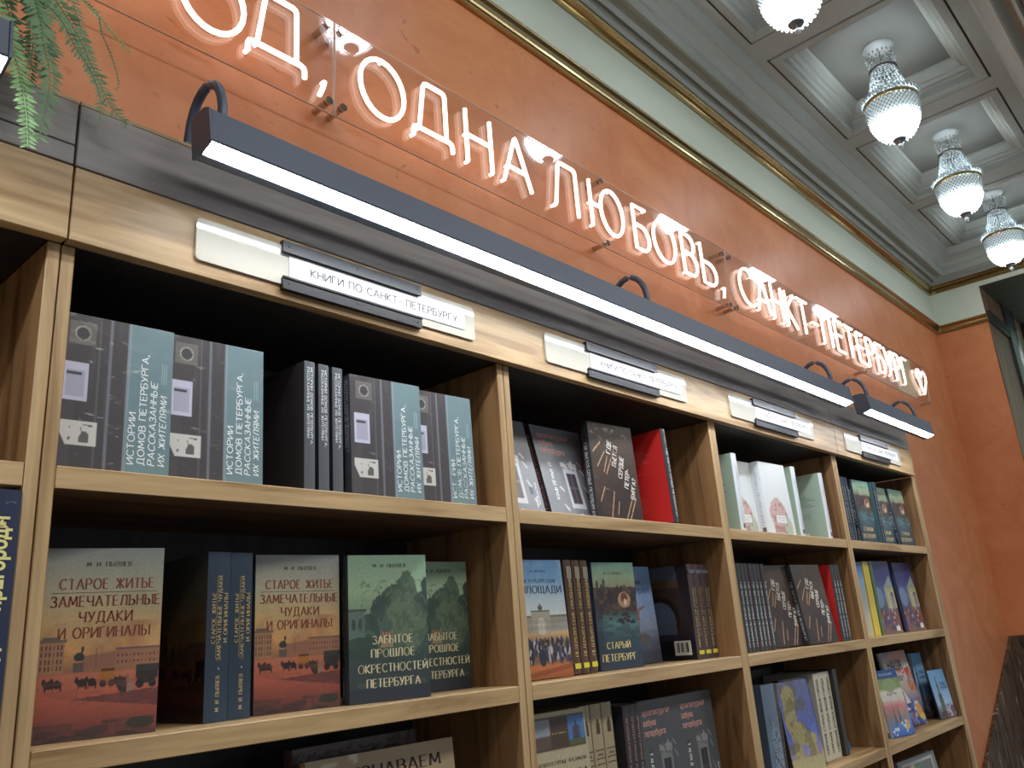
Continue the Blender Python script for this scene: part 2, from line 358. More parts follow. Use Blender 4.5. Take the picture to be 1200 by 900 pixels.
upb = [(0, 1.735), (.012, 1.735), (.017, 1.740), (.017, 1.748), (.012, 1.752), (.012, 1.758), (.022, 1.762), (.034, 1.766), (.040, 1.772), (.040, 1.780), (.034, 1.784), (0, 1.784)]
sweep(upb, -.6, 'trim_upper_brass', BRASS)
cor = [(0, 1.782), (.036, 1.784), (.046, 1.796), (.046, 1.802), (.054, 1.804), (.060, 1.812), (.066, 1.805), (.072, 1.796), (.085, 1.812), (.105, 1.818), (.120, 1.812), (.130, 1.796), (.138, 1.795), (.140, 1.836), (.148, 1.840), (.150, 1.846), (.160, 1.866), (.182, 1.880), (.186, 1.882), (.186, 1.892), (.198, 1.896), (.206, 1.916), (.215, 1.94)]
sweep(cor, 0, 'trim_cornice', CEIL, far=-.86)
# far brass-less fascia beyond the coffers, and the dark soffit past it
struct(MB().box(-4, XR, -.80, -.775, 1.905, 1.96).box(-4, XR, -.775, -.73, 1.925, 1.96).obj('trim_far_moulding', CEIL))
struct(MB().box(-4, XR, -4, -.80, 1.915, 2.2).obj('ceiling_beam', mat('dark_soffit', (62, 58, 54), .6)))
# coffered ceiling
CX = [-3.85, -2.88, -1.91, -.94, .06, 1.03, 2.00, 2.98, 3.93, 4.83]
cb = MB(); Y0, Y1 = .045, -.585; xs = []
cb.box(-4, XR, Y0, YW, 1.94, 1.95).box(-4, XR, -.80, Y1, 1.94, 1.95)
prev = -4
for i, cx in enumerate(CX):
    hw = .42 if i < 9 else .39
    cb.box(prev, cx-hw, Y1, Y0, 1.94, 1.95); prev = cx+hw; xs.append((cx-hw, cx+hw))
cb.box(prev, XR, Y1, Y0, 1.94, 1.95)
ceil = struct(cb.obj('ceiling', CEIL))
PANEL = mat('coffer_panel', (116, 118, 112), .65)
GROOVE = mat('groove', (110, 100, 92), .8)
for (a, b) in xs:
    st = [(0, 1.94), (.0, 1.947), (.008, 1.947), (.008, 1.937), (.040, 1.934), (.048, 1.945), (.048, 1.975), (.058, 1.985), (.068, 1.985), (.078, 2.0), (.086, 2.0), (.10, 2.03), (.11, 2.035), (.11, 2.045)]
    v = []; f = []; mm = []
    for d, z in st: v += [(a+d, Y0-d, z), (b-d, Y0-d, z), (b-d, Y1+d, z), (a+d, Y1+d, z)]
    q = MB()
    for j in range(len(st)-1):
        q.add([v[4*j+k] for k in range(4)]+[v[4*j+4+k] for k in range(4)], [(k, (k+1) % 4, 4+(k+1) % 4, 4+k) for k in range(4)], 1 if j in (0, 1) else 0)
    q.add(v[-4:], [(0, 1, 2, 3)], 2)
    q.obj('coffer', [CEIL, GROOVE, PANEL], ceil)
# opening beyond the right wall: timber reveal, dark frame, glowing pale green panel standing in for the lit room
rv = MB().box(XR+.001, 5.86, -.002, .004, -1.9, 1.705).box(6.07, 6.44, -.002, .004, -1.9, 2.3)
struct(rv.obj('trim_reveal', DW))
struct(MB().box(5.86, 6.07, -.02, .03, -1.9, 2.3).box(6.44, 6.60, -.03, .03, -1.9, 2.3).box(XR+.5, 6.62, -.9, .004, 2.2, 2.3).obj('trim_door_frame', mat('frame_black', (30, 32, 38), .4)))
struct(MB().box(6.066, 6.07, -.03, -.02, -1.9, 2.2).obj('trim_metal_edge', CHROME))
struct(MB().box(XR, 5.86, -.016, -.002, 1.46, 1.50).box(XR, 5.86, -.022, -.002, 1.50, 1.535).obj('trim_rail_return', mat('dark_bronze', (52, 46, 38), .4, metal=.5)))
wn = struct(MB().box(6.62, 6.66, -1.6, -1.55, -1.9, 2.3).box(6.62, 6.66, -1.55, .0, 1.99, 2.05).obj('lit_room_frame', mat('lit_room_frame_black', (28, 30, 34), .4)))
MB().box(6.61, 6.615, -.45, -.035, .2, 1.99).obj('lit_room_pane', mat('green_room_glow', (168, 208, 184), .3, emit=.5, noise=.2, nscale=6), wn)
# dark veined marble dado: on the right wall and raked down along the back wall
struct(MB().box(XR-.012, XR, .004, YW, -1.9, -.410).obj('trim_dado', MARBLE))
mk = MB(); x1, z1 = XR-.012, -.410; x0, z0 = XR-2.15, -.41-2.15*.516
v = [(x1, z1), (x0, z0), (x0, -1.9), (x1, -1.9)]
mk.add([(x, YW-.02, z) for x, z in v]+[(x, YW-.001, z) for x, z in v], [(0, 1, 2, 3), (7, 6, 5, 4), (0, 4, 5, 1), (1, 5, 6, 2), (3, 7, 4, 0)])
struct(mk.obj('trim_raked_dado', MARBLE))

# ================================================================ BOOKCASES
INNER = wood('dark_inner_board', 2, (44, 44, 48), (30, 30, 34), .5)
ZS = [0, -.3008, -.6058, -.9085, -1.21, -1.515]; TH = .027; DEP = .285
def case(name, label, parts_x, xi, shelves_span, extra=None):
    e = empty(name, label, 'bookcase', (0, 0, -1.9), 'oak bookcases along the orange wall')
    def P(nm, b, m, **k):
        o = b.obj(nm, m, e, **k); o.location = (0, 0, 1.9); bevel(o, .0012, 1); return o
    def fb_(a, b, y0, y1, z0, z1, idx):
        q = MB().box(a, b, y0, y1, z0, z1, 1)
        for i in idx: q.m[i] = 0
        return q
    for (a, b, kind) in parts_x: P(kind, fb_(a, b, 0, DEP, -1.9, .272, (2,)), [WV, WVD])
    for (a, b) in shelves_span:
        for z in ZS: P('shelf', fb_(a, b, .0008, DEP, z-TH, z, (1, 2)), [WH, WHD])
        P('back_panel', MB().box(a, b, DEP-.012, DEP-.002, -1.9, .272), INNER)
        P('top_panel', MB().box(a, b, .002, DEP, .2725, .299), INNER)
        P('plinth', MB().box(a, b, .03, .05, -1.9, -1.56), WH)
    return e
case('bookcase', 'oak bookcase unit cut off by the left edge of the photo', [(-.032, -.0168, 'side_panel'), (-.80, -.784, 'side_panel')], 0, [(-.784, -.032)])
case('bookcase', 'widest-looking nearest oak bookcase bay holding the old-life and grey doorbell-cover books', [(-.0155, 0, 'side_panel'), (.7535, .7692, 'side_panel')], 0, [(0, .7535)])
case('bookcase', 'middle oak bookcase of two bays with one thick divider', [(.7705, .7865, 'side_panel'), (1.5387, 1.5725, 'divider'), (2.330, 2.346, 'side_panel')], 0, [(.7865, 1.5387), (1.5725, 2.330)])
case('bookcase', 'far right single-bay oak bookcase beside bare orange wall', [(2.350, 2.367, 'side_panel'), (3.123, 3.139, 'side_panel'), (3.1395, 3.172, 'end_panel')], 0, [(2.367, 3.123)])
def fascia(label, x0, x1, seam=False):
    e = empty('fascia', label, 'fascia board', (x0, 0, .27), 'oak header boards above the shelves')
    def P(nm, b, m): o = b.obj(nm, m, e); o.location = (-x0, 0, -.27); bevel(o, .001, 1)
    P('lower_board', MB().box(x0, x1, -.018, .000, .272, .3712), WH)
    if seam:
        P('upper_board', MB().box(x0, x1, -.016, .004, .3745, .401), SHADEOAK); P('upper_board', MB().box(x0, x1, -.016, .004, .4022, .462), SHADEOAK)
    else: P('upper_board', MB().box(x0, x1, -.016, .004, .3745, .462), SHADEOAK)
    P('top_board', MB().box(x0, x1, -.015, .29, .4625, .469), WH)
    P('backing', MB().box(x0+.002, x1-.002, .005, .02, .30, .462), WH)
fascia('oak header with an extra seam at left edge, under the fern', -.80, -.0170, True)
fascia('long unbroken oak header above three bays, under the long lamp', -.0145, 2.3485)
fascia('short oak header at right end under the short lamp', 2.351, 3.112)

# ================================================================ SHELF SIGNS
def rrect(x0, x1, z0, z1, r, n=4):
    P = []
    for cx, cz, a in ((x1-r, z1-r, 0), (x0+r, z1-r, 90), (x0+r, z0+r, 180), (x1-r, z0+r, 270)): P += arc(cx, cz, r, r, a, a+90, n)
    return P
def plate(b, P, y0, y1, m=0):
    n = len(P); b.add([(x, y0, z) for x, z in P]+[(x, y1, z) for x, z in P], [tuple(range(n)), tuple(range(n, 2*n))[::-1]]+[(i, n+i, n+(i+1) % n, (i+1) % n) for i in range(n)], m); return b
pl = plate(MB(), rrect(-.267, .267, -.0315, .0315, .007), -.0035, .0005).mesh('plate', PLATE)
stp = plate(MB(), rrect(-.122, .240, -.017, .0165, .001), -.0052, -.0042).mesh('text_strip', PAPER)
ik = Ink((0, -.0054, 0), (1, 0, 0), (0, 0, 1)); ik.text('КНИГИ ПО САНКТ- ПЕТЕРБУРГУ', .068, -.001, .0125, .305, 'line'); lt = ik.mesh('lettering', INK)
def rail(z, s):
    b = MB().box(-.135, .135, -.0085, .0005, z-.009, z+.009).box(-.135, .135, -.0105, -.006, z-.009*s-.0015, z-.009*s+.0015); return b.mesh('rail', RAIL)
scm = MB().octa((0, -.0092, 0), .0016, .0016).mesh('screw', CHROME)
ru, rl = rail(.029, 1), rail(-.0305, -1)
for x, z, lb in ((.41, .3245, 'cream sign plate nearest the camera, bright streak across it'), (1.145, .326, 'second cream sign plate from the left, above the red-backed book bay'), (1.90, .326, 'third cream sign plate, above the white and green books'), (2.69, .325, 'cream sign plate farthest right under the short lamp')):
    e = empty('shelf_sign', lb, 'sign', (x, -.0185, z), 'cream plates reading books on the city')
    link('plate', pl, e); t = link('text_strip', stp, e); link('lettering', lt, t)
    for r, zz in ((ru, .029), (rl, -.0305)):
        o = link('rail', r, e)
        for sx in (-.125, 0, .125): link('screw', scm, o).location = (sx, 0, zz)

# ================================================================ LAMPS
def lamp(label, x0, x1, arms):
    e = empty('shelf_lamp', label, 'lamp', (x0, -.1, .40), 'black linear lamps over the header')
    def P(nm, b, m, par=e, **k):
        o = b.obj(nm, m, par, **k)
        if par is e: o.location = (-x0, .1, -.40)
        return o
    pr = [(-.1335, .4045), (-.125, .455), (-.112, .461), (-.088, .461), (-.080, .450), (-.088, .396), (-.104, .396)]
    bevel(P('housing', MB().prism(pr, x0+.003, x1-.003), BLUEBLACK), .0015, 2)
    pe = [(-.1345, .4030), (-.1255, .4555), (-.112, .4618), (-.0875, .4618), (-.079, .450), (-.0872, .3948), (-.105, .3945)]
    P('end_cap', MB().prism(pe, x0, x0+.003), BLUEBLACK); P('end_cap', MB().prism(pe, x1-.003, x1), BLUEBLACK)
    P('led_strip', MB().prism([(-.1305, .4035), (-.1075, .3955), (-.1075, .3999), (-.1305, .405)], x0+.004, x1-.004), LEDM)
    for ax in arms:
        pts = [(ax, -.092, .455), (ax, -.094, .478)]+[(ax, -.048+.047*math.cos(math.radians(a)), .478+.068*math.sin(math.radians(a))) for a in range(170, 9, -16)]+[(ax, .001, .476), (ax, .003, .4695)]
        a = P('arm', MB().tube(pts, .0068, 12), BLUEBLACK, smooth=True)
        P('arm_base', MB().lathe([(.0, .006), (.013, .006), (.014, .004), (.014, 0), (0, 0)], 20, (ax, .003, .4693)), BLUEBLACK)
lamp('long black linear lamp with white glowing strip across three bays', .100, 2.247, (.136, 1.165, 2.195))
lamp('short black linear lamp with glowing strip at the far right', 2.39, 3.058, (2.50, 3.0))
lamp('black lamp end at far left edge behind the fern', -2.2, -.127, (-.24, -1.2, -2.1))

# ================================================================ NEON SIGN
YA = .25
def neon_panel(label, x0, x1, letters, offs, loc):
    e = empty('neon_sign', label, 'neon sign', loc, 'clear panels of the neon sign')
    def P(nm, b, m, **k): o = b.obj(nm, m, e, **k); o.location = tuple(-v for v in loc); return o
    z0, z1 = .862, 1.100
    ac = P('acrylic_panel', MB().add([(x0, YA, z0), (x1, YA, z0), (x1, YA, z1), (x0, YA, z1)], [(0, 1, 2, 3)]).add([(x0, YA+.005, z0), (x1, YA+.005, z0), (x1, YA+.005, z1), (x0, YA+.005, z1)], [(0, 1, 2, 3)]), ACRYL)
    P('panel_edge', MB().box(x0, x1, YA, YA+.005, z0-.0008, z0).box(x0, x1, YA, YA+.005, z1, z1+.0008).box(x0-.0008, x0, YA, YA+.005, z0, z1).box(x1, x1+.0008, YA, YA+.005, z0, z1), ACEDGE)
    for ox, oz in offs:
        b = MB(); 
        for r, ya, yb in ((.009, YA-.006, YA), (.0075, YA+.005, YW)):
            n = 16; v = [(ox+r*math.cos(2*PI*k/n), y, oz+r*math.sin(2*PI*k/n)) for y in (ya, yb) for k in range(n)]
            b.add(v, [(k, (k+1) % n, n+(k+1) % n, n+k) for k in range(n)]+[tuple(range(n))[::-1], tuple(range(n, 2*n))])
        P('standoff', b, CHROME)
    for ch, lx, w in letters:
        gw, ps = G[ch] if ch != '♡' else (1, [HEART]); b = MB(); H = .150; zb = .907
        if ch == 'Д': H, zb = .132, .932
        if ch == '♡': H, zb = .135, .907
        for pth in ps:
            Q = [(lx+p[0]/gw*w, YA-.011, zb+p[1]*H) for p in pth]
            closed = math.dist(Q[0], Q[-1]) < 1e-4
            if ch == 'О' or (closed and len(Q) > 8): b.tube(Q[:-1] if closed else Q, .0055, 8, closed=True)
            else:
                R = []
                for i, q in enumerate(Q):      # round the bends a little
                    if 0 < i < len(Q)-1 and len(Q) < 7:
                        a, c = Vector(Q[i-1]), Vector(Q[i+1]); q = Vector(q)
                        R += [q+(a-q).normalized()*.010, q+((a-q).normalized()+(c-q).normalized())*.0028, q+(c-q).normalized()*.010]
                    else: R.append(q)
                b.tube(R, .0055, 8)
            q = Q[0]; b.tube([Q[0], (Q[0][0], YA, Q[0][2])], .0045, 6)
        P('neon_heart' if ch == '♡' else 'neon_letter', b, NEONM, smooth=True)
HEART = [(.5, 0), (.08, .56), (.0, .78), (.08, .96), (.26, 1.0), (.42, .9), (.5, .74), (.58, .9), (.74, 1.0), (.92, .96), (1.0, .78), (.92, .56), (.5, 0)]
neon_panel('left clear neon panel whose lit letters end ОД with a comma', -1.2, .573, [('Г', -.17, .09), ('О', -.04, .13), ('Р', .12, .09), ('О', .222, .13), ('Д', .362, .13), (',', .528, .018)], [(.558, .888), (.558, 1.085), (-.3, .888), (-.3, 1.085), (-1.1, .9), (-1.1, 1.08)], (-1.2, YA, .86))
neon_panel('middle clear neon panel reading ОДНА ЛЮБОВЬ', .579, 2.325, [('О', .636, .126), ('Д', .788, .125), ('Н', .965, .088), ('А', 1.096, .11), ('Л', 1.298, .118), ('Ю', 1.476, .164), ('Б', 1.702, .078), ('О', 1.811, .13), ('В', 1.990, .086), ('Ь', 2.118, .092), (',', 2.246, .016)], [(.594, .888), (.594, 1.085), (1.552, .876), (1.552, 1.084), (2.300, .872), (2.300, 1.074)], (.58, YA, .86))
rl_ = [('С', 2.392, .120), ('А', 2.526, .110), ('Н', 2.665, .088), ('К', 2.790, .085), ('Т', 2.905, .105), ('-', 3.045, .06), ('П', 3.150, .095), ('Е', 3.300, .085), ('Т', 3.420, .105), ('Е', 3.565, .085), ('Р', 3.690, .090), ('Б', 3.820, .090), ('У', 3.940, .105), ('Р', 4.075, .090), ('Г', 4.200, .085), ('♡', 4.435, .16)]
neon_panel('right clear neon panel reading САНКТ-ПЕТЕРБУРГ and a heart', 2.332, 4.64, rl_, [(2.352, .872), (2.352, 1.074), (3.63, .872), (3.63, 1.08), (4.615, .874), (4.615, 1.08)], (2.33, YA, .86))

# ================================================================ CHANDELIERS
def beads(rows, h=.0075, r=.0052):
    b = MB()
    for R, z, n, off in rows:
        for k in range(n): a = 2*PI*(k+off)/n; b.octa((R*math.cos(a), R*math.sin(a), z), r, h)
    return b
BZ = 1.597
def bowl_r(t): return .094*math.sqrt(max(0, 1-(1-t)**2.3))**.9+.006   # t: 0 bottom .. 1 rim
bp = [(bowl_r(i/12)*.93, .165*i/12) for i in range(13)]
M_bowl = MB().lathe([(0.0, 0)]+bp[:8], 28).mesh('bowl', BOWL, True)
M_upb = MB().lathe([(r*.96, z) for r, z in bp[7:]], 28).mesh('upper_bowl', mat('upper_glass', (196, 206, 208), .3, emit=.35), True)
rows = [(bowl_r(t)+.003, .165*t, 38, (i % 2)*.5) for i, t in enumerate([.55, .61, .67, .73, .79, .85, .91, .97])]
M_net = beads(rows).mesh('bead_net', CRYST)
rows = [(bowl_r(t)+.003, .165*t, int(18+20*t), (i % 2)*.5) for i, t in enumerate([.1, .18, .26, .34, .42, .5])]
M_net2 = beads(rows, .006, .0042).mesh('lower_beads', mat('lit_crystal', (236, 246, 255), .2, emit=1.0))
M_rim = MB().lathe([(.100, .166), (.107, .168), (.108, .176), (.104, .180), (.098, .178), (.100, .166)], 40).mesh('rim', BRASS, True)
M_frill = beads([(.110, .186, 40, 0), (.106, .194, 36, .5), (.115, .192, 40, .5), (.100, .200, 30, 0)]).mesh('crystal_frill', CRYST)
M_neck = beads([(.092-.042*u**.7, .205+.115*u, int(34-12*u), (i % 2)*.5) for i, u in enumerate(np.linspace(0, 1, 10))], .008, .0048).mesh('crystal_neck', CRYST)
M_ring = MB().lathe([(.052, .326), (.057, .328), (.057, .336), (.052, .338), (.052, .326)], 32).mesh('upper_ring', mat('old_silver', (120, 120, 122), .35, metal=1), True)
M_crown = beads([(.050+.008*u, .345+.055*u, 20, (i % 2)*.5) for i, u in enumerate(np.linspace(0, 1, 4))], .008, .0045).mesh('crown', CRYST)
M_stem = MB().lathe([(.004, .16), (.004, .455)], 10).mesh('stem', CHROME, True)
M_disc = MB().lathe([(0, -.004), (.024, -.004), (.027, .002), (.02, .008)], 20).mesh('bottom_disc', mat('disc_metal', (120, 128, 136), .35, metal=.8), True)
fb = MB(); fb.lathe([(.003, -.004), (.003, -.014), (.009, -.020), (.011, -.028), (.008, -.038), (.0, -.042)], 12)
M_fin = fb.mesh('finial', CRYST, True)
M_rose = MB().lathe([(0, .438), (.03, .436), (.04, .441), (.058, .443), (.064, .448), (.064, .4535)], 32).mesh('ceiling_rose', mat('rose_plaster', (128, 132, 130), .6), True)
CLB = {1.03: 'chandelier seen only as reflection, nearest hung above photo frame', 2.00: 'bead chandelier cut off by the top edge of the photo', 2.98: 'whole bead chandelier hanging second from the top edge', 3.93: 'bead chandelier third along the coffers', 4.83: 'smallest, farthest bead chandelier by the right corner'}
for cx in (.06, 1.03, 2.00, 2.98, 3.93, 4.83):
    e = empty('chandelier', CLB.get(cx, 'bead chandelier out of frame to the left'), 'chandelier', (cx, -.27, BZ), 'bead basket chandeliers in the ceiling coffers')
    for nm, me in (('bowl', M_bowl), ('upper_bowl', M_upb), ('bead_net', M_net), ('lower_beads', M_net2), ('rim', M_rim), ('crystal_frill', M_frill), ('crystal_neck', M_neck), ('upper_ring', M_ring), ('crown', M_crown), ('stem', M_stem), ('bottom_disc', M_disc), ('finial', M_fin), ('ceiling_rose', M_rose)): link(nm, me, e)

# ================================================================ FERN
e = empty('fern', 'trailing green fern hanging over the header at top left', 'plant', (-.3, .12, .469))
def frond(pts, leaf, m, n=None):
    P = [Vector(p) for p in pts]; Q = []
    for i in range(len(P)-1):                      # Catmull-Rom
        a, b, c, d = P[max(i-1, 0)], P[i], P[i+1], P[min(i+2, len(P)-1)]
        for k in range(6):
            t = k/6; Q.append(.5*((2*b)+(c-a)*t+(2*a-5*b+4*c-d)*t*t+(3*b-a-3*c+d)*t**3))
    Q.append(P[-1]); L = [0]
    for i in range(len(Q)-1): L.append(L[-1]+(Q[i+1]-Q[i]).length)
    b = MB().tube(Q, [.0016*(1-.7*l/L[-1]) for l in L], 5)
    s = 0; step = .0052
    while s < L[-1]:
        i = next((j for j in range(len(L)-1) if L[j+1] >= s), len(L)-2); t = (s-L[i])/(L[i+1]-L[i]+1e-9); p = Q[i].lerp(Q[i+1], t); T = (Q[i+1]-Q[i]).normalized()
        f = s/L[-1]; ln = leaf*(1-.55*f**2)*(.8+.4*random.random())
        for sg in (-1, 1):
            sd = T.cross(Vector((.25*random.uniform(-1, 1), -1, .25*random.uniform(-1, 1)))).normalized()*sg
            d = (sd+T*.45+Vector((0, random.uniform(-.35, .15), -.12))).normalized(); wv = T*ln*.19
            b.add([p, p+d*ln*.35+wv, p+d*ln*.75+wv*.8+Vector((0, -.001, 0)), p+d*ln, p+d*ln*.7-wv*.7, p+d*ln*.3-wv], [(0, 1, 2, 3, 4, 5)])
        s += step
    o = b.obj('frond', m, e); o.location = (.3, -.12, -.469)
FR = [([(-.25, .1, .58), (-.16, 0, .65), (-.092, -.05, .59), (-.045, -.05, .545), (-.015, -.05, .495), (.008, -.05, .455), (.030, -.05, .435)], .020, FERN),
      ([(-.28, .1, .56), (-.15, -.02, .60), (-.078, -.07, .54), (-.045, -.07, .50), (-.025, -.07, .475), (-.012, -.07, .445), (-.010, -.07, .408)], .015, FERN),
      ([(-.27, .12, .60), (-.12, .02, .66), (-.05, -.01, .635), (-.028, -.01, .598), (-.018, -.01, .565), (-.008, -.01, .535)], .017, FERN),
      ([(-.22, .14, .62), (-.06, .06, .68), (.0, .02, .645), (.016, .02, .61), (.032, .02, .578), (.043, .02, .545), (.040, .02, .532)], .007, FERN),
      ([(-.22, .15, .62), (-.06, .04, .67), (-.004, .0, .622), (.018, 0, .605), (.048, 0, .583)], .010, FERNL),
      ([(-.28, .08, .54), (-.17, -.05, .60), (-.115, -.09, .545), (-.093, -.09, .505), (-.085, -.09, .468), (-.075, -.09, .425), (-.080, -.09, .345)], .022, FERN),
      ([(-.28, .08, .54), (-.18, -.03, .59), (-.13, -.06, .54), (-.112, -.06, .50), (-.095, -.06, .468), (-.074, -.06, .448)], .017, FERN),
      ([(-.30, .08, .53), (-.20, -.06, .57), (-.14, -.10, .48), (-.115, -.10, .43), (-.100, -.10, .375), (-.093, -.10, .325)], .022, FERNL),
      ([(-.30, .08, .54), (-.17, 0, .63), (-.11, -.06, .565), (-.086, -.06, .50), (-.072, -.06, .45)], .017, FERN),
      ([(-.26, .1, .56), (-.16, 0, .62), (-.105, -.04, .595), (-.082, -.04, .555), (-.066, -.04, .52), (-.055, -.04, .50)], .022, FERN),
      ([(-.30, .1, .56), (-.2, -.02, .62), (-.14, -.06, .57), (-.118, -.06, .52), (-.106, -.06, .47), (-.10, -.06, .42)], .020, FERN),
      ([(-.24, .1, .58), (-.15, .02, .66), (-.095, -.02, .64), (-.07, -.02, .60), (-.058, -.02, .565)], .020, FERN)]
FR += [([(-.30, .1, .58), (-.2, 0, .64), (-.125, -.05, .60), (-.10, -.05, .56), (-.088, -.05, .52), (-.085, -.05, .47), (-.088, -.05, .43)], .022, FERN),
       ([(-.28, .12, .60), (-.17, .03, .66), (-.10, 0, .63), (-.075, 0, .585), (-.055, 0, .545), (-.045, 0, .51)], .02, FERN)]
for p, l, m in FR: frond(p, l, m)
o = MB().lathe([(0, 0), (.06, 0), (.085, .10), (.09, .10), (.09, .11), (.078, .11), (.07, .09), (0, .09)], 28).obj('pot', mat('clay_pot', (150, 90, 60), .7), e, True)
# ================================================================ BOOKS
_im = {}
def ink(rgb):
    if rgb not in _im: _im[rgb] = mat('print_%02x%02x%02x' % rgb, rgb, .45)
    return _im[rgb]
def cov(name, rgb, wrap=False): return mat(name, rgb, .38, coat=.25, wrap=wrap)
EPS = .0004
def book_kind(w, h, t, front, spine=None, back=None, pic=None, fink=None, sink=None, bink=None, bpic=None, hard=True, wrap=False):
    """mesh data for one title: case, page block, pictures and lettering"""
    spine = spine or front; back = back or front; P = {}
    bt = .0024 if hard else .0007; ins = .003 if hard else .0004
    b = MB(); b.box(.001, w, 0, bt, 0, h, 0); b.box(.001, w, t-bt, t, 0, h, 2)
    n = 6; bow = .0028 if hard else .0006
    pr = [(-bow*math.sin(PI*k/n), t*k/n) for k in range(n+1)]; q = pr+[(.0012, t), (.0012, 0)]; m = len(q)
    b.add([(x, y, 0) for x, y in q]+[(x, y, h) for x, y in q], [(i, (i+1) % m, m+(i+1) % m, m+i)[::-1] for i in range(m)]+[tuple(range(m)), tuple(range(m, 2*m))[::-1]], 1)
    P['cover'] = b.mesh('cover', [cov('cover_cloth', front, wrap), cov('spine_cloth', spine, wrap), cov('back_cloth', back, wrap)])
    P['pages'] = MB().box(.0012, w-ins, bt, t-bt, ins, h-ins).mesh('pages', PAGES)
    M = PRINTW if wrap else PRINT
    if pic: P['cover_picture'] = pic.mesh('cover_picture', M, (0, -EPS/2, 0), (1, 0, 0), (0, 0, 1), w, h)
    if bpic: P['back_picture'] = bpic.mesh('back_picture', M, (w, t+EPS/2, 0), (-1, 0, 0), (0, 0, 1), w, h)
    for key, fn, O, U in (('lettering', fink, (0, -EPS, 0), (1, 0, 0)), ('spine_lettering', sink, (-bow-EPS, t, 0), (0, -1, 0)), ('back_lettering', bink, (w, t+EPS, 0), (-1, 0, 0))):
        if fn:
            I = Ink(O, U, (0, 0, 1)); cols = fn(I, w, h, t); P[key] = I.mesh(key, [ink(c) for c in cols])
    P['_'] = (w, h, t); return P
def book(K, label, x, y, z, rz=0, lean=0, group=None, tilt=0):
    """x, y: foot of the front/spine corner; rz in degrees (0 face out, 90 spine out); lean back in degrees"""
    t = K['_'][2]; a = math.radians(lean)
    e = empty('book', label, 'book', (x, y, z+.0004), group)
    Rm = Matrix.Rotation(-a, 3, 'X') @ Matrix.Rotation(math.radians(rz), 3, 'Z')
    if abs(rz) < 60: Rm = Matrix.Rotation(math.radians(rz), 3, 'Z') @ Matrix.Rotation(-a, 3, 'X'); e.location.z += t*math.sin(a)
    else: e.location.z += K['_'][0]*math.sin(a)
    e.rotation_euler = Rm.to_euler()
    for k, me in K.items():
        if k != '_': link(k, me, e)
    return e
def spines(K, n, x, y, z, labels, group, lean=0, gap=.001, rz=90):
    t = K['_'][2]
    for i in range(n):
        lb = labels if isinstance(labels, str) else labels[i]
        book(K, lb, x+t*(i+1)+gap*i, y+.0008*((i*7) % 3), z, rz, lean, group)

# ---- doorbell cover
p = Pic(112, 160, (66, 62, 64)); p.mix(p.nz(14, 2, 5) > .55, (78, 74, 76), .6); p.mix(np.abs(p.X-.43) < .012, (120, 125, 135), .8); p.mix(np.abs(p.X-.34) < .008, (96, 92, 92), .8)
p.rect(.60, 0, 1, 1, (112, 138, 142)); p.mix((p.X > .60)*(p.fbm(5, 4)-.3), (96, 124, 130), .6); p.rect(.585, 0, .61, 1, (150, 168, 178), .7)
p.rect(.08, .80, .30, .95, (104, 100, 94)); p.ell(.19, .875, .07, .05, (150, 148, 142)); p.ell(.19, .875, .055, .04, (60, 58, 60))
p.rect(.05, .44, .26, .68, (196, 196, 214)); p.rect(.08, .46, .23, .63, (168, 168, 186)); p.rect(.08, .60, .2, .62, (60, 60, 70)); p.mix((p.X > .04)*(p.X < .36)*(p.Y > .16)*(p.Y < .31)*(p.nz(6, 6, 9) > .28), (206, 204, 198)); p.mix((p.X > .1)*(p.X < .32)*(p.Y > .18)*(p.Y < .29)*(p.nz(22, 30, 2) > .66), (70, 66, 66), .8)
def f(I, w, h, t):
    for s, x, l, sl in (('ИСТОРИИ', .65, .33, 0), ('ДОМОВ ПЕТЕРБУРГА,', .742, .73, 0), ('РАССКАЗАННЫЕ', .834, .55, .18), ('ИХ ЖИТЕЛЯМИ', .926, .46, .18)):
        I.text(s, x*w, .075*h, .0082, l*h, 'line', rot=90, align='l', slant=sl)
    for k in range(3): I.rect((.90+.02*k)*w, .62*h, (.905+.02*k)*w, .76*h, 1)
    return [(240, 244, 244), (170, 190, 195)]
def sp(I, w, h, t):
    for s, x, l in (('ИСТОРИИ ДОМОВ ПЕТЕРБУРГА,', .66, .60), ('РАССКАЗАННЫЕ ИХ ЖИТЕЛЯМИ', .34, .55)): I.text(s, x*t, .95*h, .0042, l*h, 'line', rot=-90, align='l')
    return [(225, 230, 232)]
K_DOOR = book_kind(.140, .200, .0185, (66, 62, 64), (78, 84, 90), (52, 48, 48), p, f, sp, hard=False, wrap=True)
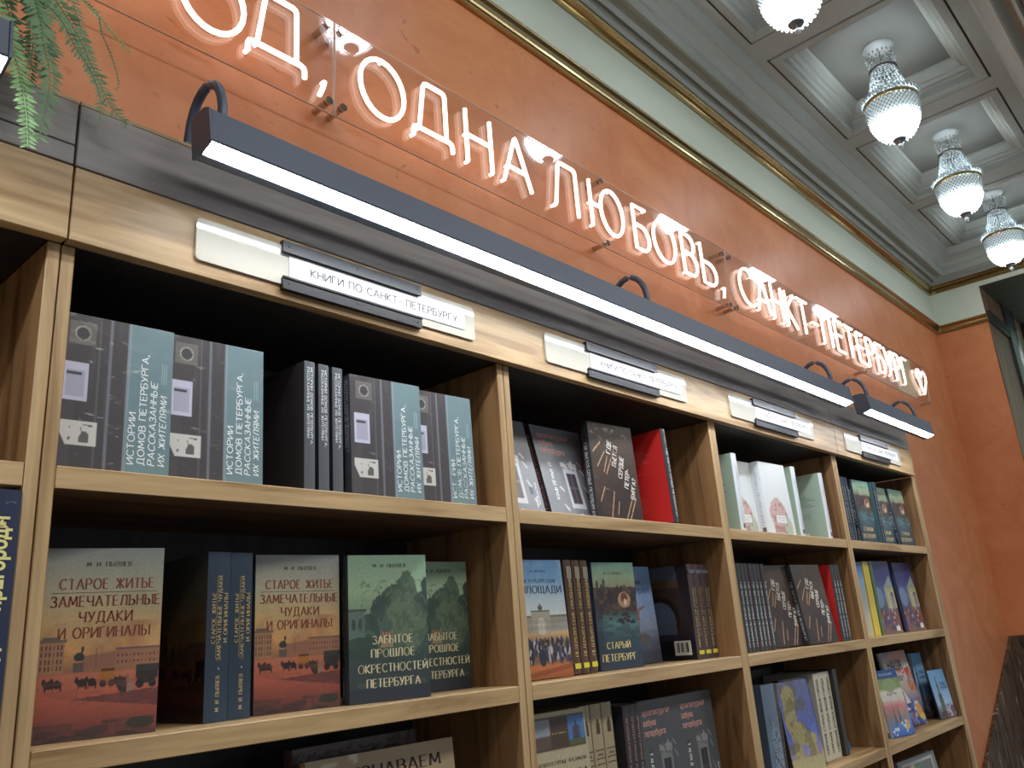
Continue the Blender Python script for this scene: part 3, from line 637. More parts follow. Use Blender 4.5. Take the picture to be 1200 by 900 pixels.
# ---- old life (town square picture)
def square(dark=1.0, nx=140, ny=210):
    p = Pic(nx, ny); p.grad([(0, (70, 55, 58)), (.07, (120, 62, 54)), (.2, (176, 92, 70)), (.33, (186, 112, 84)), (.345, (150, 104, 74)), (.45, (216, 160, 98)), (.6, (206, 172, 116)), (.78, (178, 172, 146)), (1, (138, 146, 144))])
    p.mix((p.fbm(4, 11)-.45)*2*(p.Y > .45), (150, 140, 120), .5); p.mix((p.fbm(4, 21)-.5)*3*(p.Y > .42)*(p.Y < .6), (150, 100, 76), .8)
    p.rect(0, .34, .2, .50, (168, 124, 92)); p.rect(0, .50, .21, .515, (120, 96, 80)); p.rect(.02, .515, .16, .53, (90, 80, 76), .8)
    for i in range(6):
        for j in range(4): p.rect(.012+.032*i, .355+.036*j, .026+.032*i, .378+.036*j, (96, 66, 58))
    p.tri([(.34, .36), (.62, .36), (.62, .44), (.34, .42)], (150, 104, 80)); p.rect(.62, .36, 1, .445, (160, 112, 86)); p.rect(.62, .445, 1, .455, (110, 88, 80))
    for i in range(11): p.rect(.64+.034*i, .375, .652+.034*i, .39, (96, 62, 52)); p.rect(.64+.034*i, .41, .652+.034*i, .425, (96, 62, 52))
    p.rect(.28, .34, .36, .39, (96, 84, 76)); p.ell(.32, .42, .045, .022, (50, 54, 54)); p.line(.34, .43, .345, .465, .010, (50, 54, 54)); p.line(.46, .36, .46, .455, .006, (120, 84, 66))
    for cx, cw in ((.10, .07), (.16, .05), (.36, .06), (.44, .05), (.62, .06)): p.ell(cx, .285, cw*.7, .022, (48, 32, 30)); p.line(cx-.03, .255, cx-.03, .28, .006, (48, 32, 30)); p.line(cx+.03, .255, cx+.03, .28, .006, (48, 32, 30)); p.ell(cx-.045, .30, .016, .018, (48, 32, 30))
    p.ell(.56, .31, .065, .035, (170, 110, 40)); p.rect(.51, .335, .62, .35, (90, 60, 36)); p.ell(.53, .275, .03, .02, (60, 40, 34)); p.ell(.60, .275, .03, .02, (60, 40, 34))
    p.ell(.90, .31, .10, .05, (52, 44, 44)); p.rect(.80, .33, 1, .36, (60, 54, 52)); p.ell(.84, .26, .035, .025, (40, 32, 30)); p.ell(.95, .26, .035, .025, (40, 32, 30))
    p.ell(.70, .25, .03, .055, (60, 46, 44)); p.ell(.76, .235, .025, .06, (150, 120, 104)); p.ell(.73, .30, .012, .015, (130, 90, 70)); p.ell(.67, .27, .02, .04, (56, 42, 40))
    p.tri([(.26, .205), (1, .235), (1, .14)], (92, 52, 54), .8); p.mix((p.Y < .09)*(p.nz(8, 30, 4) > .5), (52, 44, 48), .55); p.mix((p.Y < .3)*(p.nz(10, 60, 14) > .6), (140, 76, 62), .35)
    p.ell(.86, .06, .12, .03, (50, 52, 40), .8); p.grain(.12); p.a *= dark; return p
def f(I, w, h, t):
    I.text('М. И. ПЫЛЯЕВ', .52*w, .912*h, .0052, .38*w, m=1)
    for s, y, l in (('СТАРОЕ ЖИТЬЕ', .805, .80), ('ЗАМЕЧАТЕЛЬНЫЕ', .712, .92), ('ЧУДАКИ', .628, .44), ('И ОРИГИНАЛЫ', .545, .76)): I.text(s, .52*w, y*h, .0118, l*w)
    I.rect(.06*w, .757*h, .95*w, .7595*h, 1); return [(128, 62, 46), (66, 60, 52)]
def sp(I, w, h, t):
    I.text('СТАРОЕ ЖИТЬЕ', .26*t, .60*h, .0052, .30*h, rot=90); I.text('ЗАМЕЧАТЕЛЬНЫЕ ЧУДАКИ', .52*t, .60*h, .0052, .50*h, rot=90); I.text('И ОРИГИНАЛЫ', .78*t, .60*h, .0052, .29*h, rot=90)
    I.rect(.385*t, .36*h, .40*t, .85*h); I.rect(.50*t, .297*h, .56*t, .307*h); I.text('М. И. ПЫЛЯЕВ', .5*t, .16*h, .0052, .2*h, rot=90); return [(196, 172, 116)]
K_LIFE = book_kind(.130, .217, .033, (52, 48, 46), (40, 60, 78), (60, 56, 48), square(), f, sp, None, square(.5, 34, 50))
# ---- forgotten past (park)
p = Pic(130, 195); p.grad([(0, (44, 54, 60)), (.12, (56, 66, 66)), (.3, (60, 76, 72)), (.5, (110, 138, 116)), (.75, (160, 186, 150)), (1, (132, 164, 140))])
T = p.fbm(16, 31)*.75+p.fbm(40, 33)*.25
for cx, cy, rx, ry, c in ((.55, .58, .2, .20, (72, 92, 76)), (.74, .66, .14, .22, (84, 104, 86)), (.42, .52, .16, .2, (60, 80, 70)), (.93, .5, .16, .24, (60, 80, 74)), (.25, .45, .16, .14, (58, 78, 68)), (.7, .5, .26, .2, (96, 114, 90)), (.98, .72, .05, .12, (54, 72, 68))):
    p.mix((((p.X-cx)/rx)**2+((p.Y-cy)/ry)**2 < .72+.7*T), c, .92)
p.mix((T > .52)*(p.Y < .82)*(p.Y > .3)*(p.X > .15), (50, 66, 60), .35); p.mix((p.nz(30, 44, 8) > .7)*(p.Y > .3)*(p.Y < .8)*(p.X > .2), (120, 142, 108), .35)
p.rect(0, .42, .2, .62, (96, 118, 108), .8); p.rect(0, .61, .22, .625, (70, 90, 84)); p.ell(.06, .52, .022, .04, (60, 78, 74)); p.ell(.14, .52, .022, .04, (60, 78, 74))
p.mix((((p.X-.15)/.2)**2+((p.Y-.36)/.08)**2 < .7+.6*T), (52, 72, 60), .9); p.rect(.38, .36, .54, .50, (150, 128, 96)); p.ell(.46, .505, .09, .045, (74, 92, 84)); p.line(.46, .54, .46, .575, .006, (74, 92, 84))
for i in range(4): p.rect(.395+.037*i, .38, .41+.037*i, .47, (96, 74, 60))
p.mix((p.Y < .36)*(T-.25)*1.6, (48, 62, 60), .8); p.rect(.1, .10, .95, .13, (120, 130, 110), .25); p.mix((p.Y < .09), (44, 50, 62), .8); p.grain(.12)
def f(I, w, h, t):
    I.text('М. И. ПЫЛЯЕВ', .52*w, .925*h, .0052, .42*w, m=1)
    for s, y, l in (('ЗАБЫТОЕ', .412, .50), ('ПРОШЛОЕ', .322, .54), ('ОКРЕСТНОСТЕЙ', .222, .86), ('ПЕТЕРБУРГА', .125, .66)): I.text(s, .54*w, y*h, .0118, l*w)
    return [(224, 214, 172), (60, 72, 62)]
def sp(I, w, h, t):
    I.text('ЗАБЫТОЕ ПРОШЛОЕ', .38*t, .62*h, .004, .34*h, rot=-90); I.text('ОКРЕСТНОСТЕЙ ПЕТЕРБУРГА', .62*t, .58*h, .004, .56*h, rot=-90); I.text('М. И. ПЫЛЯЕВ', .5*t, .14*h, .004, .2*h, rot=-90); return [(150, 150, 120)]
K_PARK = book_kind(.133, .215, .026, (50, 66, 64), (38, 50, 60), (48, 60, 58), p, f, sp)
# ---- squares
p = Pic(110, 165); p.grad([(0, (150, 84, 46)), (.10, (188, 110, 62)), (.14, (120, 90, 70)), (.30, (150, 120, 90)), (.36, (196, 160, 110)), (.5, (220, 226, 222)), (.66, (188, 208, 218)), (.85, (112, 158, 200)), (1, (96, 140, 186))])
p.mix((p.fbm(4, 44)-.45)*2.2*(p.Y > .55), (200, 214, 220), .7); p.rect(0, .38, 1, .52, (164, 160, 146)); p.rect(.0, .505, 1, .52, (120, 120, 112)); p.rect(.28, .37, .66, .56, (178, 172, 156)); p.rect(.28, .55, .66, .565, (110, 110, 104)); p.ell(.47, .585, .05, .02, (90, 104, 100)); p.ell(.47, .60, .02, .02, (90, 104, 100)); p.ell(.47, .43, .08, .075, (212, 206, 190)); p.rect(.39, .37, .55, .43, (212, 206, 190))
for i in range(26): p.rect(.02+.038*i, .40, .03+.038*i, .43, (110, 112, 110)); p.rect(.02+.038*i, .455, .03+.038*i, .485, (120, 120, 114))
p.speck(0, .14, 1, .31, 190, .018, .032, [(40, 44, 56), (70, 66, 70), (54, 40, 36), (180, 180, 190), (60, 70, 100)]); p.ell(.42, .17, .07, .07, (42, 46, 60)); p.line(0, .02, 1, .09, .02, (120, 62, 36), .6); p.grain(.12)
def f(I, w, h, t):
    I.text('М. ПЫЛЯЕВ', .5*w, .90*h, .0032, .3*w); I.text('ПЕТЕРБУРГСКИЕ', .52*w, .815*h, .0066, .68*w); I.text('ПЛОЩАДИ', .54*w, .742*h, .0135, .80*w); return [(52, 74, 104)]
def sp(I, w, h, t):
    I.text('ПЕТЕРБУРГСКИЕ ПЛОЩАДИ', .5*t, .48*h, .0085, .66*h, rot=90); I.rect(.18*t, .83*h, .82*t, .94*h, 1); I.rect(.36*t, .81*h, .64*t, .83*h, 1)
    I.rect(.12*t, .045*h, .88*t, .09*h, 2); I.rect(.25*t, .062*h, .75*t, .074*h, 3); return [(206, 176, 110), (150, 140, 124), (214, 206, 70), (60, 60, 50)]
K_SQ = book_kind(.130, .217, .024, (84, 58, 40), (82, 58, 42), (76, 54, 40), p, f, sp)
# ---- old city by the river
p = Pic(100, 150); p.grad([(0, (40, 56, 74)), (.16, (44, 62, 80)), (.3, (62, 88, 96)), (.42, (92, 136, 138)), (.5, (74, 96, 96)), (.55, (72, 60, 56)), (.74, (88, 76, 68)), (.76, (150, 150, 118)), (.86, (148, 170, 136)), (1, (104, 156, 146))])
p.mix((p.fbm(5, 71)-.4)*2*(p.Y > .76), (120, 130, 110), .5); p.rect(0, .55, 1, .76, (76, 62, 56)); p.speck(0, .55, 1, .76, 70, .05, .03, [(60, 48, 46), (96, 76, 64), (50, 44, 46)]); p.ell(.7, .64, .15, .075, (186, 150, 118)); p.ell(.7, .66, .08, .05, (120, 70, 56)); p.ell(.72, .62, .04, .03, (230, 200, 170))
p.rect(.07, .74, .12, .80, (66, 60, 58)); p.ell(.095, .805, .025, .025, (66, 60, 58)); p.rect(.22, .74, .27, .81, (66, 60, 58)); p.ell(.245, .815, .03, .025, (66, 60, 58)); p.speck(.1, .42, .9, .56, 14, .06, .015, [(40, 44, 48), (80, 60, 50)]); p.mix((p.nz(6, 30, 6) > .55)*(p.Y < .45), (40, 56, 70), .4); p.rect(0, 0, .14, .6, (44, 52, 62), .6); p.grain(.1)
def f(I, w, h, t):
    I.text('М. И. ПЫЛЯЕВ', .48*w, .895*h, .0042, .42*w, m=1); I.text('СТАРЫЙ', .46*w, .222*h, .0125, .54*w); I.text('ПЕТЕРБУРГ', .46*w, .112*h, .0135, .78*w); return [(226, 208, 140), (80, 84, 66)]
def sp(I, w, h, t):
    I.text('СТАРЫЙ ПЕТЕРБУРГ', .5*t, .58*h, .007, .56*h, rot=90); I.text('М. И. ПЫЛЯЕВ', .5*t, .14*h, .004, .18*h, rot=90); return [(186, 190, 180)]
K_RIVER = book_kind(.133, .217, .020, (44, 60, 72), (40, 52, 72), (74, 110, 112), p, f, sp)
# ---- blue column cover
p = Pic(50, 76); p.grad([(0, (56, 60, 74)), (.2, (74, 80, 96)), (.32, (120, 130, 150)), (.5, (130, 150, 186)), (1, (112, 150, 200))]); p.mix((p.fbm(4, 81)-.45)*2*(p.Y > .35), (170, 180, 205), .5)
p.line(.45, .3, .52, .5, .03, (150, 100, 90)); p.ell(.52, .53, .05, .03, (150, 110, 100)); p.line(.5, .54, .72, .58, .014, (130, 96, 90)); p.ell(.56, .25, .2, .05, (90, 80, 80)); p.ell(.7, .2, .07, .05, (70, 90, 90)); p.rect(0, .3, 1, .33, (96, 104, 120), .6); p.rect(0, 0, 1, .13, (54, 58, 72)); p.grain(.1)
def f(I, w, h, t): I.text('ИЙ', .62*w, .83*h, .008, .14*w); I.text('ПЕТЕРБУРГ', .56*w, .745*h, .0115, .78*w); return [(60, 84, 122)]
K_COL = book_kind(.133, .217, .022, (70, 84, 110), None, None, p, f)
# ---- arch cover, back outwards
def archpic():
    p = Pic(90, 136, (62, 50, 48)); p.grad([(0, (26, 26, 34)), (.2, (34, 34, 44)), (.3, (58, 44, 42)), (.75, (76, 58, 52)), (.78, (110, 88, 70)), (.84, (110, 88, 70)), (.86, (96, 108, 126)), (1, (92, 106, 126))])
    p.tri([(.75, 1.0), (1.01, 1.0), (1.01, .3), (.80, .7)], (56, 44, 44)); p.ell(.34, .42, .40, .26, (46, 36, 36)); p.ell(.34, .40, .32, .22, (90, 104, 128)); p.rect(.02, .2, .66, .38, (84, 96, 118)); p.rect(.02, .2, .66, .27, (46, 48, 60)); p.rect(0, 0, 1, .2, (28, 28, 36)); p.ell(.1, .9, .04, .05, (70, 76, 84)); p.grain(.12); return p
def bb(I, w, h, t):
    I.rect(.56*w, .05*h, .90*w, .20*h); x = .60
    for k in range(14): I.rect(x*w, .08*h, (x+.008+.006*(k % 3))*w, .18*h, 1); x += .0195
    return [(236, 236, 232), (20, 20, 20)]
def sp(I, w, h, t):
    I.text('ИМПЕРСКИЙ ПЕТЕРБУРГ', .34*t, .44*h, .0072, .62*h, rot=90); I.text('СТАРЫЙ ГОРОД', .66*t, .5*h, .005, .5*h, rot=90); I.rect(.05*t, .90*h, .95*t, .94*h, 1); I.rect(.14*t, .05*h, .86*t, .09*h, 2); I.rect(.28*t, .064*h, .7*t, .076*h, 3); return [(186, 164, 116), (110, 112, 128), (214, 206, 70), (60, 56, 60)]
K_ARCH = book_kind(.133, .217, .032, (62, 50, 50), (76, 62, 64), (40, 36, 40), None, None, sp, bb, archpic())
# ---- dark streaked cover with red back
p = Pic(90, 135, (78, 68, 60)); p.grad([(0, (36, 28, 28)), (.5, (62, 46, 38)), (1, (66, 58, 50))]); p.mix((p.fbm(4, 91)-.45)*2, (110, 74, 54), .5)
for x0, y0, x1, y1 in ((.1, .2, .22, .34), (.3, .04, .42, .3), (.62, .02, .86, .30), (.7, .02, .9, .25), (.06, .7, .24, .8), (.25, .5, .36, .66), (.30, .48, .44, .64), (.12, .55, .3, .7), (.45, .08, .5, .2)): p.line(x0, y0, x1, y1, .009, (222, 176, 132), .8)
p.mix(np.abs((p.Y-.62)+(p.X-.38)*1.35) < .008, (40, 34, 34), .8); p.grain(.15)
def f(I, w, h, t):
    for s, x, y, l in (('ГДЕ', .42, .76, .20), ('БЬЕТСЯ', .53, .67, .32), ('СЕРДЦЕ', .64, .56, .34), ('ПЕТЕР-', .75, .45, .30), ('БУРГА?', .87, .35, .32)): I.text(s, x*w, y*h, .0125, l*w, 'bold', rot=74)
    return [(232, 228, 220)]
def sp(I, w, h, t): I.text('ГДЕ БЬЕТСЯ СЕРДЦЕ ПЕТЕРБУРГА?', .55*t, .42*h, .0070, .72*h, 'bold', rot=-90); return [(200, 206, 208)]
def bb(I, w, h, t):
    for k in range(6): I.rect(.16*w, (.80-.025*k)*h, (.62+.05*(k % 3))*w, (.806-.025*k)*h)
    for k in range(9): I.rect(.16*w, (.30-.02*k)*h, (.55+.07*(k % 2))*w, (.303-.02*k)*h)
    I.rect(.1*w, .56*h, .7*w, .562*h); return [(228, 120, 110)]
K_HEART = book_kind(.150, .222, .021, (60, 48, 42), (44, 48, 52), (206, 44, 40), p, f, sp, bb, wrap=True)
# ---- architecture alphabet
p = Pic(100, 120, (126, 131, 138)); p.mix((p.fbm(4, 101)-.4), (104, 108, 116), .8); p.rect(.44, .12, .72, .62, (196, 200, 204)); p.rect(.49, .17, .67, .50, (64, 62, 68)); p.rect(.42, .56, .74, .62, (216, 218, 220)); p.line(.58, .18, .58, .49, .012, (120, 100, 110)); p.line(.5, .34, .66, .34, .012, (120, 100, 110)); p.speck(.44, .54, .72, .64, 12, .03, .015, [(150, 154, 160), (230, 230, 230)])
for x0, y0, x1, y1 in ((.8, .55, .86, .5), (.78, .64, .84, .6), (.86, .18, .9, .12), (.9, .2, .88, .1), (.3, .15, .36, .1), (.36, .3, .3, .34), (.8, .36, .86, .3), (.52, .04, .6, .06)): p.line(x0, y0, x1, y1, .010, (210, 212, 216))
p.rect(.80, .22, .86, .30, (60, 70, 90)); p.grain(.08)
def f(I, w, h, t):
    for s, y in (('архитектурная', .90), ('азбука', .815), ('петербурга', .73)):
        P, tw = sans_polys(s, .02); I.put(P, .10*w, y*h, .0125, None, tw*.0125, align='l') if False else I.put(P, .10*w, y*h, .0125, tw*.0105, tw, align='l')
    I.text('ОТ АРКИ ДО ЯРУСА', .20*w, .40*h, .0088, .40*h, 'bold', rot=-90, m=1); I.text('АНСАМБЛИ', .93*w, .24*h, .0060, .22*h, 'line', rot=-90, m=1); return [(226, 166, 154), (240, 242, 244)]
def sp(I, w, h, t): I.text('АРХИТЕКТУРНАЯ АЗБУКА ПЕТЕРБУРГА', .5*t, .5*h, .0062, .8*h, 'line', rot=-90); return [(200, 150, 146)]
K_ABC = book_kind(.168, .215, .020, (100, 104, 110), (52, 48, 52), (70, 72, 78), p, f, sp, hard=False)
p.a *= .62; K_ABC3 = book_kind(.148, .236, .020, (62, 62, 66), (46, 42, 46), (56, 56, 60), p, f, sp, hard=False)
# ---- white cover with pink mansion, green back
p = Pic(50, 70, (222, 226, 226)); p.mix((((p.X-.45)/.34)**2+((p.Y-.28)/.24)**2 < .6+.6*p.fbm(6, 111)), (204, 166, 160), .9); p.mix((((p.X-.7)/.2)**2+((p.Y-.1)/.2)**2 < .6+.6*p.fbm(6, 112)), (176, 184, 166), .9); p.speck(.2, .02, .75, .45, 26, .02, .02, [(150, 110, 108), (120, 96, 96), (190, 150, 140)]); p.rect(.34, .17, .7, .27, (236, 236, 232)); p.rect(.2, .02, .6, .12, (170, 120, 114), .7)
def f(I, w, h, t): I.text('ПРОГУЛКИ', .52*w, .235*h, .0035, .28*w, 'line'); I.text('ПО ГОРОДУ', .52*w, .20*h, .003, .22*w, 'line'); return [(130, 130, 136)]
def sp(I, w, h, t): I.text('ПРОГУЛКИ ПО ГОРОДУ', .5*t, .5*h, .0078, .74*h, 'line', rot=90); I.rect(.3*t, .04*h, .7*t, .10*h, 1); return [(176, 184, 190), (110, 90, 90)]
def bb(I, w, h, t):
    for k in range(6): I.rect(.2*w, (.66-.03*k)*h, (.66+.08*(k % 3))*w, (.668-.03*k)*h)
    for k in range(5): I.rect(.2*w, (.40-.02*k)*h, .7*w, (.404-.02*k)*h)
    I.rect(.1*w, .03*h, .6*w, .12*h, 1); return [(104, 120, 110), (226, 228, 224)]
K_PINK = book_kind(.150, .208, .029, (222, 226, 226), (226, 232, 236), (170, 192, 174), p, f, sp, bb)
# ---- architectural ensembles, cream
p = Pic(56, 80, (190, 180, 146)); p.rect(.02, .74, .98, .97, (80, 64, 50)); p.rect(.03, .75, .33, .96, (150, 160, 170)); p.rect(.03, .75, .33, .84, (100, 84, 76)); p.rect(.66, .75, .97, .96, (78, 128, 188)); p.tri([(.72, .76), (.9, .76), (.81, .94)], (70, 70, 90)); p.rect(.66, .75, .97, .79, (90, 100, 70)); p.ell(.76, .84, .03, .04, (90, 80, 100)); p.ell(.86, .84, .03, .04, (90, 80, 100)); p.mix((p.Y < .5)*(p.fbm(6, 121)-.4), (150, 130, 100), .7); p.grain(.08)
def f(I, w, h, t): I.text('АРХИТЕКТУРНЫЕ АНСАМБЛИ', .5*w, .655*h, .0060, .86*w); I.text('ПЕТЕРБУРГА', .5*w, .565*h, .0125, .88*w); I.text('М. И. КЛИМОВ', .495*w, .85*h, .0034, .26*w, m=1); return [(60, 48, 36), (206, 176, 110)]
K_ENS = book_kind(.146, .247, .022, (180, 170, 138), None, None, p, f, hard=True)
def sp(I, w, h, t):
    for y in (.66, .60, .56, .44, .40, .3): I.rect(.1*t, y*h, .9*t, (y+.006)*h)
    I.rect(.34*t, .78*h, .66*t, .86*h); I.rect(.42*t, .86*h, .58*t, .89*h); I.text('ГОРОД', .5*t, .63*h, .004, .5*t); I.rect(.45*t, .49*h, .55*t, .50*h); I.text('НА НЕВЕ', .5*t, .35*h, .004, .6*t); return [(84, 66, 44)]
K_CREAM = book_kind(.140, .246, .033, (168, 156, 124), (172, 158, 124), (168, 156, 124), None, None, sp)
# ---- third row pieces of the third bay
def sp(I, w, h, t):
    for k, x in enumerate((.3, .45, .6, .75)): I.text(('СОБОРЫ И ХРАМЫ ГОРОДА НА НЕВЕ', 'УЛИЦЫ И ПЛОЩАДИ', 'МОСТЫ И РЕКИ ГОРОДА', 'ДОМА И ЛЮДИ')[k], x*t, (.36-.03*k)*h, .0052, (.62-.06*k)*h, 'line', rot=-90)
    return [(206, 214, 220)]
K_SLATE = book_kind(.15, .228, .070, (86, 104, 124), (98, 118, 140), (86, 104, 124), None, None, sp)
def sp(I, w, h, t): I.text('ТАЙНЫ СТАРОГО ГОРОДА НА НЕВЕ', .5*t, .5*h, .009, .8*h, 'bold', rot=-90); return [(120, 108, 96)]
K_SPECK = book_kind(.15, .225, .022, (50, 44, 42), (48, 42, 40), None, None, None, sp, hard=False)
p = Pic(44, 66, (96, 120, 180)); p.grad([(0, (150, 146, 110)), (.2, (150, 140, 170)), (.4, (90, 110, 190)), (1, (110, 116, 160))]); N_ = p.fbm(7, 131)
for cx, cy, rx, ry in ((.3, .82, .22, .14), (.25, .6, .2, .2), (.4, .42, .26, .14), (.7, .34, .24, .08), (.28, .2, .14, .16), (.75, .2, .12, .16)): p.mix((((p.X-cx)/rx)**2+((p.Y-cy)/ry)**2 < .6+.7*N_), (168, 158, 104), .95)
p.mix((N_ > .55)*(p.X < .8), (100, 90, 60), .5); p.rect(0, 0, 1, .16, (178, 170, 126)); p.grain(.15)
K_STAT = book_kind(.150, .222, .018, (140, 136, 110), (70, 60, 50), None, p, None, None, hard=False)
def sp(I, w, h, t): I.text('СОБРАНИЕ СТАРЫХ ВИДОВ ГОРОДА', .5*t, .5*h, .012, .86*h, 'bold', rot=90); return [(84, 82, 74)]
K_WHT = book_kind(.15, .228, .037, (206, 202, 178), (212, 208, 186), None, None, None, sp, hard=False)
K_DKBIG = book_kind(.20, .245, .02, (66, 70, 70), None, None)
K_DKTHIN = book_kind(.15, .232, .014, (44, 40, 40), (48, 46, 46), None, hard=False)
p = Pic(20, 30, (60, 110, 170)); p.grad([(0, (50, 110, 180)), (.3, (60, 120, 180)), (.5, (110, 110, 100)), (1, (130, 70, 60))]); p.ell(.4, .5, .2, .2, (90, 110, 90))
K_CARD = book_kind(.085, .118, .004, (60, 110, 170), None, None, p, hard=False)
# ---- children's and guide books of the last bay
p = Pic(50, 75); p.grad([(0, (120, 104, 96)), (.14, (110, 80, 76)), (.34, (96, 84, 110)), (.5, (104, 124, 168)), (.75, (58, 62, 128)), (1, (52, 54, 116))]); p.rect(.55, .34, 1, .62, (190, 184, 140)); p.tri([(.5, .62), (1.0, .62), (.9, .8)], (150, 170, 160)); p.rect(.66, .30, .72, .56, (214, 206, 160)); p.rect(.8, .3, .9, .56, (70, 80, 150)); p.rect(.84, .32, .87, .5, (230, 230, 230)); p.ell(.2, .5, .2, .14, (120, 150, 186)); p.speck(0, .04, 1, .32, 90, .035, .03, [(150, 70, 50), (60, 50, 60), (190, 170, 150), (70, 80, 150), (120, 60, 50)]); p.rect(.72, .03, .9, .10, (230, 230, 226)); p.grain(.1)
K_PAL = book_kind(.150, .246, .012, (64, 66, 124), (84, 96, 150), None, p, hard=False)
K_YEL = book_kind(.15, .242, .026, (222, 196, 54), (226, 200, 60), None, hard=False)
K_GRN = book_kind(.15, .244, .026, (60, 110, 60), (62, 112, 66), None, hard=False)
p = Pic(30, 50); p.grad([(0, (200, 200, 150)), (.3, (190, 190, 180)), (.5, (170, 180, 184)), (.75, (140, 180, 210)), (1, (60, 110, 190))])
K_SKY = book_kind(.056, .240, .010, (150, 180, 200), (90, 140, 190), None, p, hard=False)
p = Pic(54, 80); p.grad([(0, (40, 50, 120)), (.25, (70, 100, 170)), (.45, (180, 160, 150)), (.8, (222, 214, 206)), (.9, (170, 150, 150)), (1, (60, 84, 150))])
N_ = p.fbm(5, 141); p.mix((p.Y > .84)*(N_ > .45), (200, 120, 90), .8); p.speck(.75, .45, 1, .75, 20, .05, .04, [(206, 120, 70), (190, 90, 60), (160, 130, 120)]); p.speck(0, .02, 1, .34, 70, .06, .035, [(50, 70, 150), (80, 130, 200), (210, 214, 220), (44, 54, 110), (170, 60, 60)]); p.tri([(.3, .3), (.62, .3), (.42, .5)], (220, 220, 214)); p.rect(.34, .30, .42, .46, (50, 54, 60)); p.ell(.84, .18, .12, .10, (222, 150, 60)); p.ell(.9, .10, .1, .05, (214, 190, 70)); p.ell(.1, .5, .1, .04, (120, 60, 50)); p.grain(.1)
def f(I, w, h, t): I.text('НАША', .42*w, .82*h, .032, .56*w, 'bold', m=1); I.text('ЭКСКУРСИЯ', .46*w, .725*h, .016, .82*w, 'bold') if 'Э' in G else I.text('ПРОГУЛКА', .46*w, .725*h, .016, .82*w, 'bold'); I.text('ДЛЯ ЮНОГО', .42*w, .655*h, .008, .44*w, 'bold', m=2); I.text('ЧИТАТЕЛЯ', .42*w, .615*h, .008, .30*w, 'bold', m=2); return [(206, 64, 50), (34, 60, 60), (60, 90, 140)]
K_OUR = book_kind(.185, .245, .016, (60, 84, 150), (226, 228, 232), None, p, f, hard=True)
p = Pic(40, 64); p.grad([(0, (50, 90, 170)), (.12, (90, 130, 190)), (.3, (150, 130, 130)), (.45, (206, 130, 130)), (.55, (220, 214, 204)), (.68, (222, 222, 206)), (.72, (140, 160, 110)), (.86, (130, 154, 100)), (.88, (46, 80, 150)), (1, (46, 80, 150))]); p.ell(.5, .76, .3, .1, (150, 172, 120)); p.tri([(.3, .2), (.42, .2), (.36, .42)], (110, 90, 90)); p.tri([(.5, .2), (.62, .2), (.56, .46)], (110, 90, 90)); p.ell(.75, .16, .14, .07, (210, 170, 90)); p.speck(0, .02, 1, .2, 20, .06, .02, [(60, 110, 190), (200, 210, 220)]); p.grain(.1)
def f(I, w, h, t): I.text('КАРТА', .5*w, .63*h, .008, .4*w, m=0); I.text('ПЕТЕРБУРГ', .5*w, .93*h, .007, .6*w, m=1); return [(80, 110, 140), (200, 214, 230)]
K_MAP = book_kind(.128, .200, .008, (60, 96, 170), (220, 222, 220), None, p, f, hard=False)
p = Pic(44, 66); p.grad([(0, (80, 64, 70)), (.15, (110, 100, 110)), (.3, (160, 190, 220)), (1, (110, 170, 220))]); p.rect(.24, .1, .48, .42, (84, 96, 90)); p.ell(.36, .46, .11, .07, (70, 96, 90)); p.rect(.32, .5, .40, .66, (84, 110, 104)); p.ell(.36, .68, .06, .05, (60, 90, 86)); p.line(.36, .7, .36, .86, .014, (70, 90, 90)); p.speck(.5, .02, 1, .28, 34, .05, .04, [(120, 90, 100), (190, 180, 190), (80, 90, 120)]); p.speck(.1, .02, .6, .14, 20, .05, .03, [(70, 56, 60), (110, 80, 70)]); p.grain(.1)
def f(I, w, h, t): I.text('СПАС', .72*w, .70*h, .010, .36*w, 'bold'); I.text('НА КРОВИ', .72*w, .62*h, .008, .42*w, 'bold'); return [(54, 92, 130)]
K_SPAS = book_kind(.108, .165, .006, (110, 160, 206), (60, 90, 130), None, p, f, hard=False)
K_SPAST = book_kind(.11, .225, .020, (100, 150, 200), (36, 44, 66), None, p, f, hard=False)
K_FLAP = book_kind(.045, .24, .004, (222, 224, 224), None, None, hard=False)
# ---- bottom row
def f(I, w, h, t): I.text('УЗНАВАЕМ', .58*w, .885*h, .0165, .62*w); I.text('ГОРОД', .58*w, .78*h, .0165, .4*w); return [(66, 40, 36)]
p = Pic(40, 50, (166, 144, 108)); p.mix(p.fbm(5, 151)-.3, (188, 168, 132), .6); p.mix((p.nz(20, 20, 5) > .72)*(p.X > .1)*(p.X < .4)*(p.Y > .75), (224, 214, 190), .8)
K_KNOW = book_kind(.275, .235, .018, (150, 128, 96), None, None, p, f, wrap=True)
K_BROWN = book_kind(.25, .248, .020, (70, 50, 48), None, None, wrap=True)
def sp(I, w, h, t):
    P, tw = sans_polys('Петербург и пригороды', .045); I.put(P, .60*t, .49*h, .0165, .80*h, tw, rot=90); return [(238, 228, 150)]
K_NAVY = book_kind(.20, .266, .048, (20, 34, 68), (20, 34, 68), (20, 34, 68), None, None, sp, wrap=True)
p = Pic(40, 50, (120, 128, 124)); p.rect(.08, .06, .92, .94, (206, 212, 206)); p.rect(.11, .09, .89, .91, (96, 108, 104)); p.ell(.4, .7, .3, .18, (56, 130, 92)); p.rect(.3, .84, .4, .9, (196, 170, 130)); p.ell(.7, .4, .1, .2, (176, 176, 160))
K_GLASS = book_kind(.30, .215, .02, (110, 118, 116), None, None, p, wrap=True)

R1, R2, R3, R4 = 0, -.3008, -.6058, -.9085
